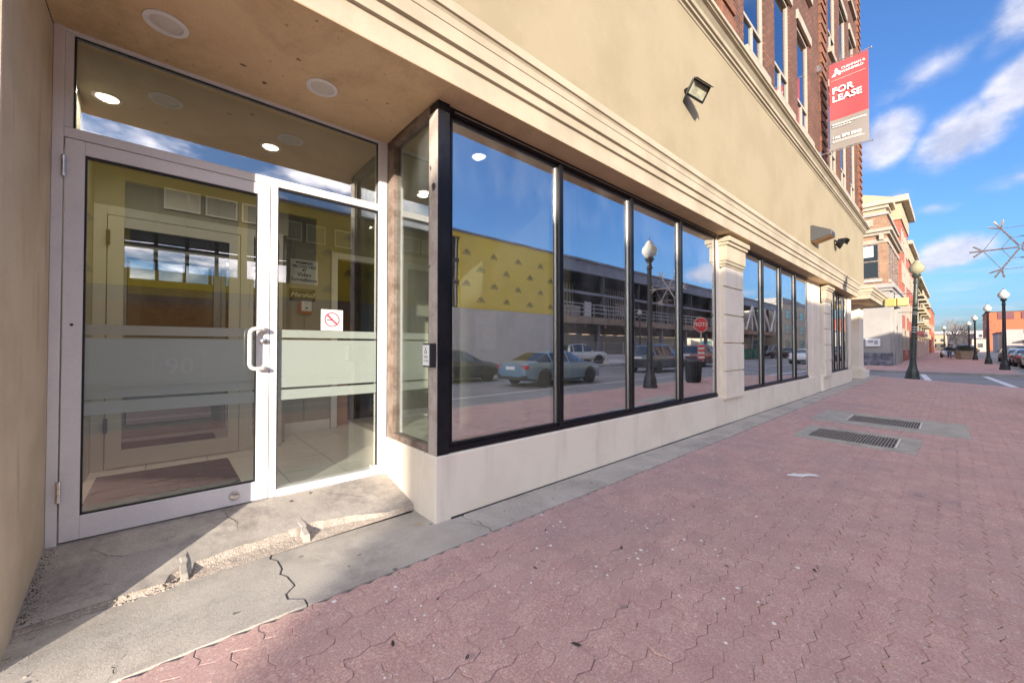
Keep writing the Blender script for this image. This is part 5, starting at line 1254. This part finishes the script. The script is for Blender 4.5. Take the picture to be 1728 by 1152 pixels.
P(t, 'roof_deck', 'steelb', (-19.3, -30, HT - .25, 23.75, YO - .26, HT)); P(t, 'coping', 'steelb', (-19.3, YO - .3, HT, 23.75, YO + .06, HT + .16)); P(t, 'floor_deck', 'steeld', (-19.3, -30, 3.6, 23.7, YO - .31, 3.84))
P(t, 'back_wall', 'steeld', (-19.25, -30.2, -.2, -2.2, -30, HT), (7.5, -30.2, -.2, 23.7, -30, HT), (-2.2, -30.2, -.2, 7.5, -30, 4.4)); P(t, 'side_wall', 'yellow', (-19.25, -30, -.2, -19.05, YO - .31, HT - .26))
P(t, 'steel_column', 'steeld', *[(x, YO - .22, z0, x + .14, YO - .05, z1) for x0, x1, z0, z1 in OP[:2] for x in np.arange(x0 + .9, x1 - .3, 1.05)])
P(t, 'steel_beam', 'steeld', *[(x0, YO - .2, z, x1, YO - .07, z + .2) for x0, x1, z0, z1 in OP[:2] for z in (5.5, 6.35)], *[(x0, YO - .2, z, x1, YO - .07, z + .22) for x0, x1, z0, z1 in OP[2:] for z in (5.4, 6.8)])
P(t, 'metal_stud', 'rail', *[(x, YO - .24, 3.95, x + .07, YO - .15, 8.35) for x in np.arange(10.2, 14.1, .42)])
b = MB()
def mark(b, x, z, s=1.):
    y = YO + .006
    b.add([(x - .30 * s, y, z), (x - .20 * s, y, z), (x - .02 * s, y, z + .20 * s), (x, y, z + .30 * s)], [(0, 1, 2, 3)]); b.add([(x + .30 * s, y, z), (x + .20 * s, y, z), (x + .02 * s, y, z + .20 * s), (x, y, z + .30 * s)], [(3, 2, 1, 0)]); b.add([(x - .1 * s, y, z), (x + .1 * s, y, z), (x + .07 * s, y, z + .12 * s), (x - .07 * s, y, z + .12 * s)], [(0, 1, 2, 3)])
    for k in range(8): b.box(x + (-.34 + k * .085) * s, y - .001, z - .11 * s, x + (-.34 + k * .085 + .06) * s, y, z - .04 * s)
r = 0; z = 4.4
while z < HT - .5:
    for k in range(20):
        x = -18.6 + k * 2.3 + (r % 2) * 1.15
        if x > 23.2 or any(o[0] - .5 < x < o[1] + .5 and o[2] - .4 < z < o[3] + .15 for o in OP): continue
        mark(b, x, z, 1.0)
    z += 1.02; r += 1
b.build('printed_mark', 'mark', t, kind='stuff')

t = building('steel_deck_building', 'open steel framed deck with railings and white trusses across the street, seen reflected', (54, -22, -.2))
X0, X1 = 23.8, 84.5
P(t, 'roof_fascia', 'steelb', (X0, YO - .4, 7.75, X1, YO, 8.72)); P(t, 'roof_edge', 'steelb', (X0, YO - .4, 8.72, X1, YO + .12, 8.9)); P(t, 'roof_deck', 'steeld', (X0, -31, 8.4, X1, YO - .41, 8.7))
P(t, 'deck_beam', 'rustb', (X0, YO - .5, 3.35, X1, YO, 3.95)); P(t, 'deck_floor', 'slab', (X0, -31, 3.6, X1, YO - .51, 3.9)); P(t, 'soffit_beam', 'rustb', *[(x, -31, 3.1, x + .3, YO - .52, 3.59) for x in np.arange(X0 + 1, X1, 3.0)])
for x in np.arange(X0 + .2, X1, 6.05): P(t, 'column', 'steeld', (x, YO - .45, 3.96, x + .25, YO - .15, 7.74)); P(t, 'ground_column', 'steelb', (x, YO - 1.2, -.25, x + .4, YO - .8, 3.34))
P(t, 'mid_beam', 'steelb', (X0, YO - .3, 5.9, 60, YO - .1, 6.12)); P(t, 'inner_wall', 'darkroom', (X0, -24.2, 3.9, X1, -24, 8.39))
P(t, 'stud_panel', 'rail', *[(x, -20.1, 3.91, x + .09, -20, 7.7) for x0 in (24.5, 36, 47) for x in np.arange(x0, x0 + 6, .45)])
P(t, 'bright_sheet', 'white', (31, -22.1, 4.6, 34, -22, 5.8), (41, -22.1, 5.2, 45, -22, 6.6), (29.6, -18, 4.0, 30.6, -17.9, 5.6))
for z in (4.3, 4.65, 5.0): P(t, 'railing', 'rail', (X0, YO - .09, z, X1, YO - .04, z + .06))
P(t, 'railing_post', 'rail', *[(x, YO - .12, 3.96, x + .06, YO - .091, 5.06) for x in np.arange(X0 + .3, X1, 1.5)])
for k, x in enumerate(np.arange(60.5, 84, 6.05)):
    b = MB(); b.tube([(x + .2, YO + .02, 4.0), (x + 3.0, YO + .02, 7.8)], .16, 4); b.tube([(x + 3.0, YO + .02, 7.8), (x + 5.8, YO + .02, 4.0)], .16, 4); b.tube([(x + 3.0, YO + .02, 7.8), (x + 3.0, YO + .02, 4.0)], .10, 4); b.build('truss_diagonal', 'white', t)
P(t, 'rear_block_wall', 'pale', (X0, -34.2, -.25, X1, -34, 3.4))
# construction fence and barrier under the deck
t = thing('site_fence', 'grey wire site fence along the lot under the steel deck', 'fence', (40, -15.2, -.12), world=True)
for k, x in enumerate(np.arange(25.5, 62, 3.0)):
    b = MB(); b.tube([(x, -15.0, -.12), (x, -15.0, 1.75)], .025, 5); b.build('post', 'rail', t)
    b = MB()
    for q in np.arange(.12, 3.0, .24): b.box(x + q, -15.004, .0, x + q + .012, -14.996, 1.7)
    for z in (.05, .9, 1.68): b.box(x, -15.012, z, x + 3, -15.0045, z + .03)
    b.build('mesh_panel', 'rail', t)
for i, x in enumerate((29.5, 34.2)):
    t = thing('concrete_barrier', ('grey concrete barrier below the reflected pickup', 'grey concrete barrier farther along the fence')[i], 'barrier', (x, -14.0, -.12), 'concrete barriers by the lot'); b = MB(); b.ext([(-.3, 0), (.3, 0), (.3, .1), (.12, .35), (.09, .8), (-.09, .8), (-.12, .35), (-.3, .1)], 'X', -2.1, 2.1); b.build('block', 'slab', t, bevel=.02)
t = thing('road_works_sign', 'red and white road works board on a frame by the fence', 'road sign', (33.0, -13.6, -.12))
b = MB(); b.box(-.55, -.02, .75, .55, .02, 1.35); b.build('board', 'redp', t); b = MB()
for k in range(3): b.box(-.45 + k * .34, .0201, .86, -.25 + k * .34, .024, 1.24)
b.build('stripe', 'white', t); b = MB()
for s in (-.45, .45): b.tube([(s, 0, .75), (s, .3, 0)], .02, 5); b.tube([(s, 0, .75), (s, -.3, 0)], .02, 5)
b.build('frame', 'rail', t)
t = building('beige_office_building', 'beige four storey building with teal windows beyond the deck, seen reflected', (105, -22, -.2))
P(t, 'wall', 'beige', (86, -34, -.25, 130, YO, 9.6)); P(t, 'parapet', 'pale', (85.8, -34, 9.6, 98, YO + .1, 10.6)); P(t, 'roof_screen', 'greyclad', (99, -33, 9.6, 129, -17, 10.9))
for z in (1.0, 3.9, 6.8):
    for x in np.arange(88, 128, 5.2): windows(t, [(x, x + 3.2, z, z + 1.7)], 'X', YO + .06, 'teal', 'winframe')
    windows(t, [(y, y + 2.4, z, z + 1.7) for y in (-21, -26, -31)], 'Y', 85.95, 'teal', 'winframe')

# ================================================================== SMALL THINGS ON THE PAVEMENT
b = MB(); z = zs(1.05) + .004
pp = [(4.73 + (a - 4.73) * .72, 1.05 + (b_ - 1.05) * .62) for a, b_ in [(4.64, 1.15), (4.70, 1.17), (4.76, 1.13), (4.83, 1.12), (4.84, 1.05), (4.90, .99), (4.97, .95), (5.01, .86), (4.97, .80), (4.92, .86), (4.87, .92), (4.80, .96), (4.75, .97), (4.72, 1.04)]]
np_ = len(pp); tp = [(x, y, z + .010 * abs(sin(7 * x + 11 * y))) for x, y in pp]; b.add(tp + [(x, y, q - .0015) for x, y, q in tp], [tuple(range(np_))[::-1], tuple(range(np_, 2 * np_))] + [(i, (i + 1) % np_, (i + 1) % np_ + np_, i + np_) for i in range(np_)])
tag(b.build('paper_scrap', 'paper'), 'torn white scrap of paper lying on the red pavers', 'litter')
b = MB(); rr = random.Random(21)
def leaf(b, x, y, l, a):
    z = zs(y) + .003; d = Vector((cos(a), sin(a), 0)) * l; n = Vector((-sin(a), cos(a), 0)) * l * .38; c = Vector((x, y, z)); k = Vector((0, 0, .004))
    b.add([c - d, c - d * .2 - n, c + d * .5 - n * .7 + k, c + d, c + d * .5 + n * .7 + k, c - d * .2 + n], [(0, 1, 2, 3), (0, 3, 4, 5)])
for x, y, l in ((.95, 1.35, .02), (1.35, 1.1, .026), (1.62, 1.62, .016), (1.2, .62, .02), (2.2, 1.42, .018), (1.55, .66, .022), (1.42, .14, .026), (2.5, .9, .016), (3.2, 1.4, .016), (2.85, .55, .018), (1.05, 1.75, .012), (.75, 1.62, .02), (4.1, .4, .018), (2.0, 1.9, .014)): leaf(b, x, y, l, rr.uniform(0, pi))
b.build('fallen_leaves', 'leafd', kind='stuff')
b = MB()
for _ in range(420):
    x, y = rr.uniform(.3, 9), rr.uniform(-2, 2.1); r = rr.uniform(.0015, .005); b.sphere((x, y, zs(y) + r * .3), r, 5, 4, .6)
for _ in range(150):
    x, y = 2.1 + rr.gauss(0, 1.3), 1.55 + rr.gauss(0, .45)
    if y > 2.09 or x < .4: continue
    r = rr.choice((.004, .006, .008, .012)); b.lathe([(1e-4, .0012), (r * .7, .0011), (r * rr.uniform(.8, 1.1), -.001)][::-1], 9, (x, y, zs(y) + .0006))
b.build('pale_grit', 'paper', kind='stuff')
b = MB()
for x in (1.95, 2.4, 2.85, 3.3, 3.75):
    for _ in range(60):
        k = rr.gauss(0, .16); px = x + rr.uniform(-.4, .4); rowi = rr.randint(9, 20); py = 2.12 - .004 - rowi * PW + A * cos(2 * pi * px / (PL / 2)); r = rr.uniform(.003, .007); b.sphere((px, py, zs(py) - .003), r, 5, 3, .7)
b.build('joint_moss', 'moss', kind='stuff')
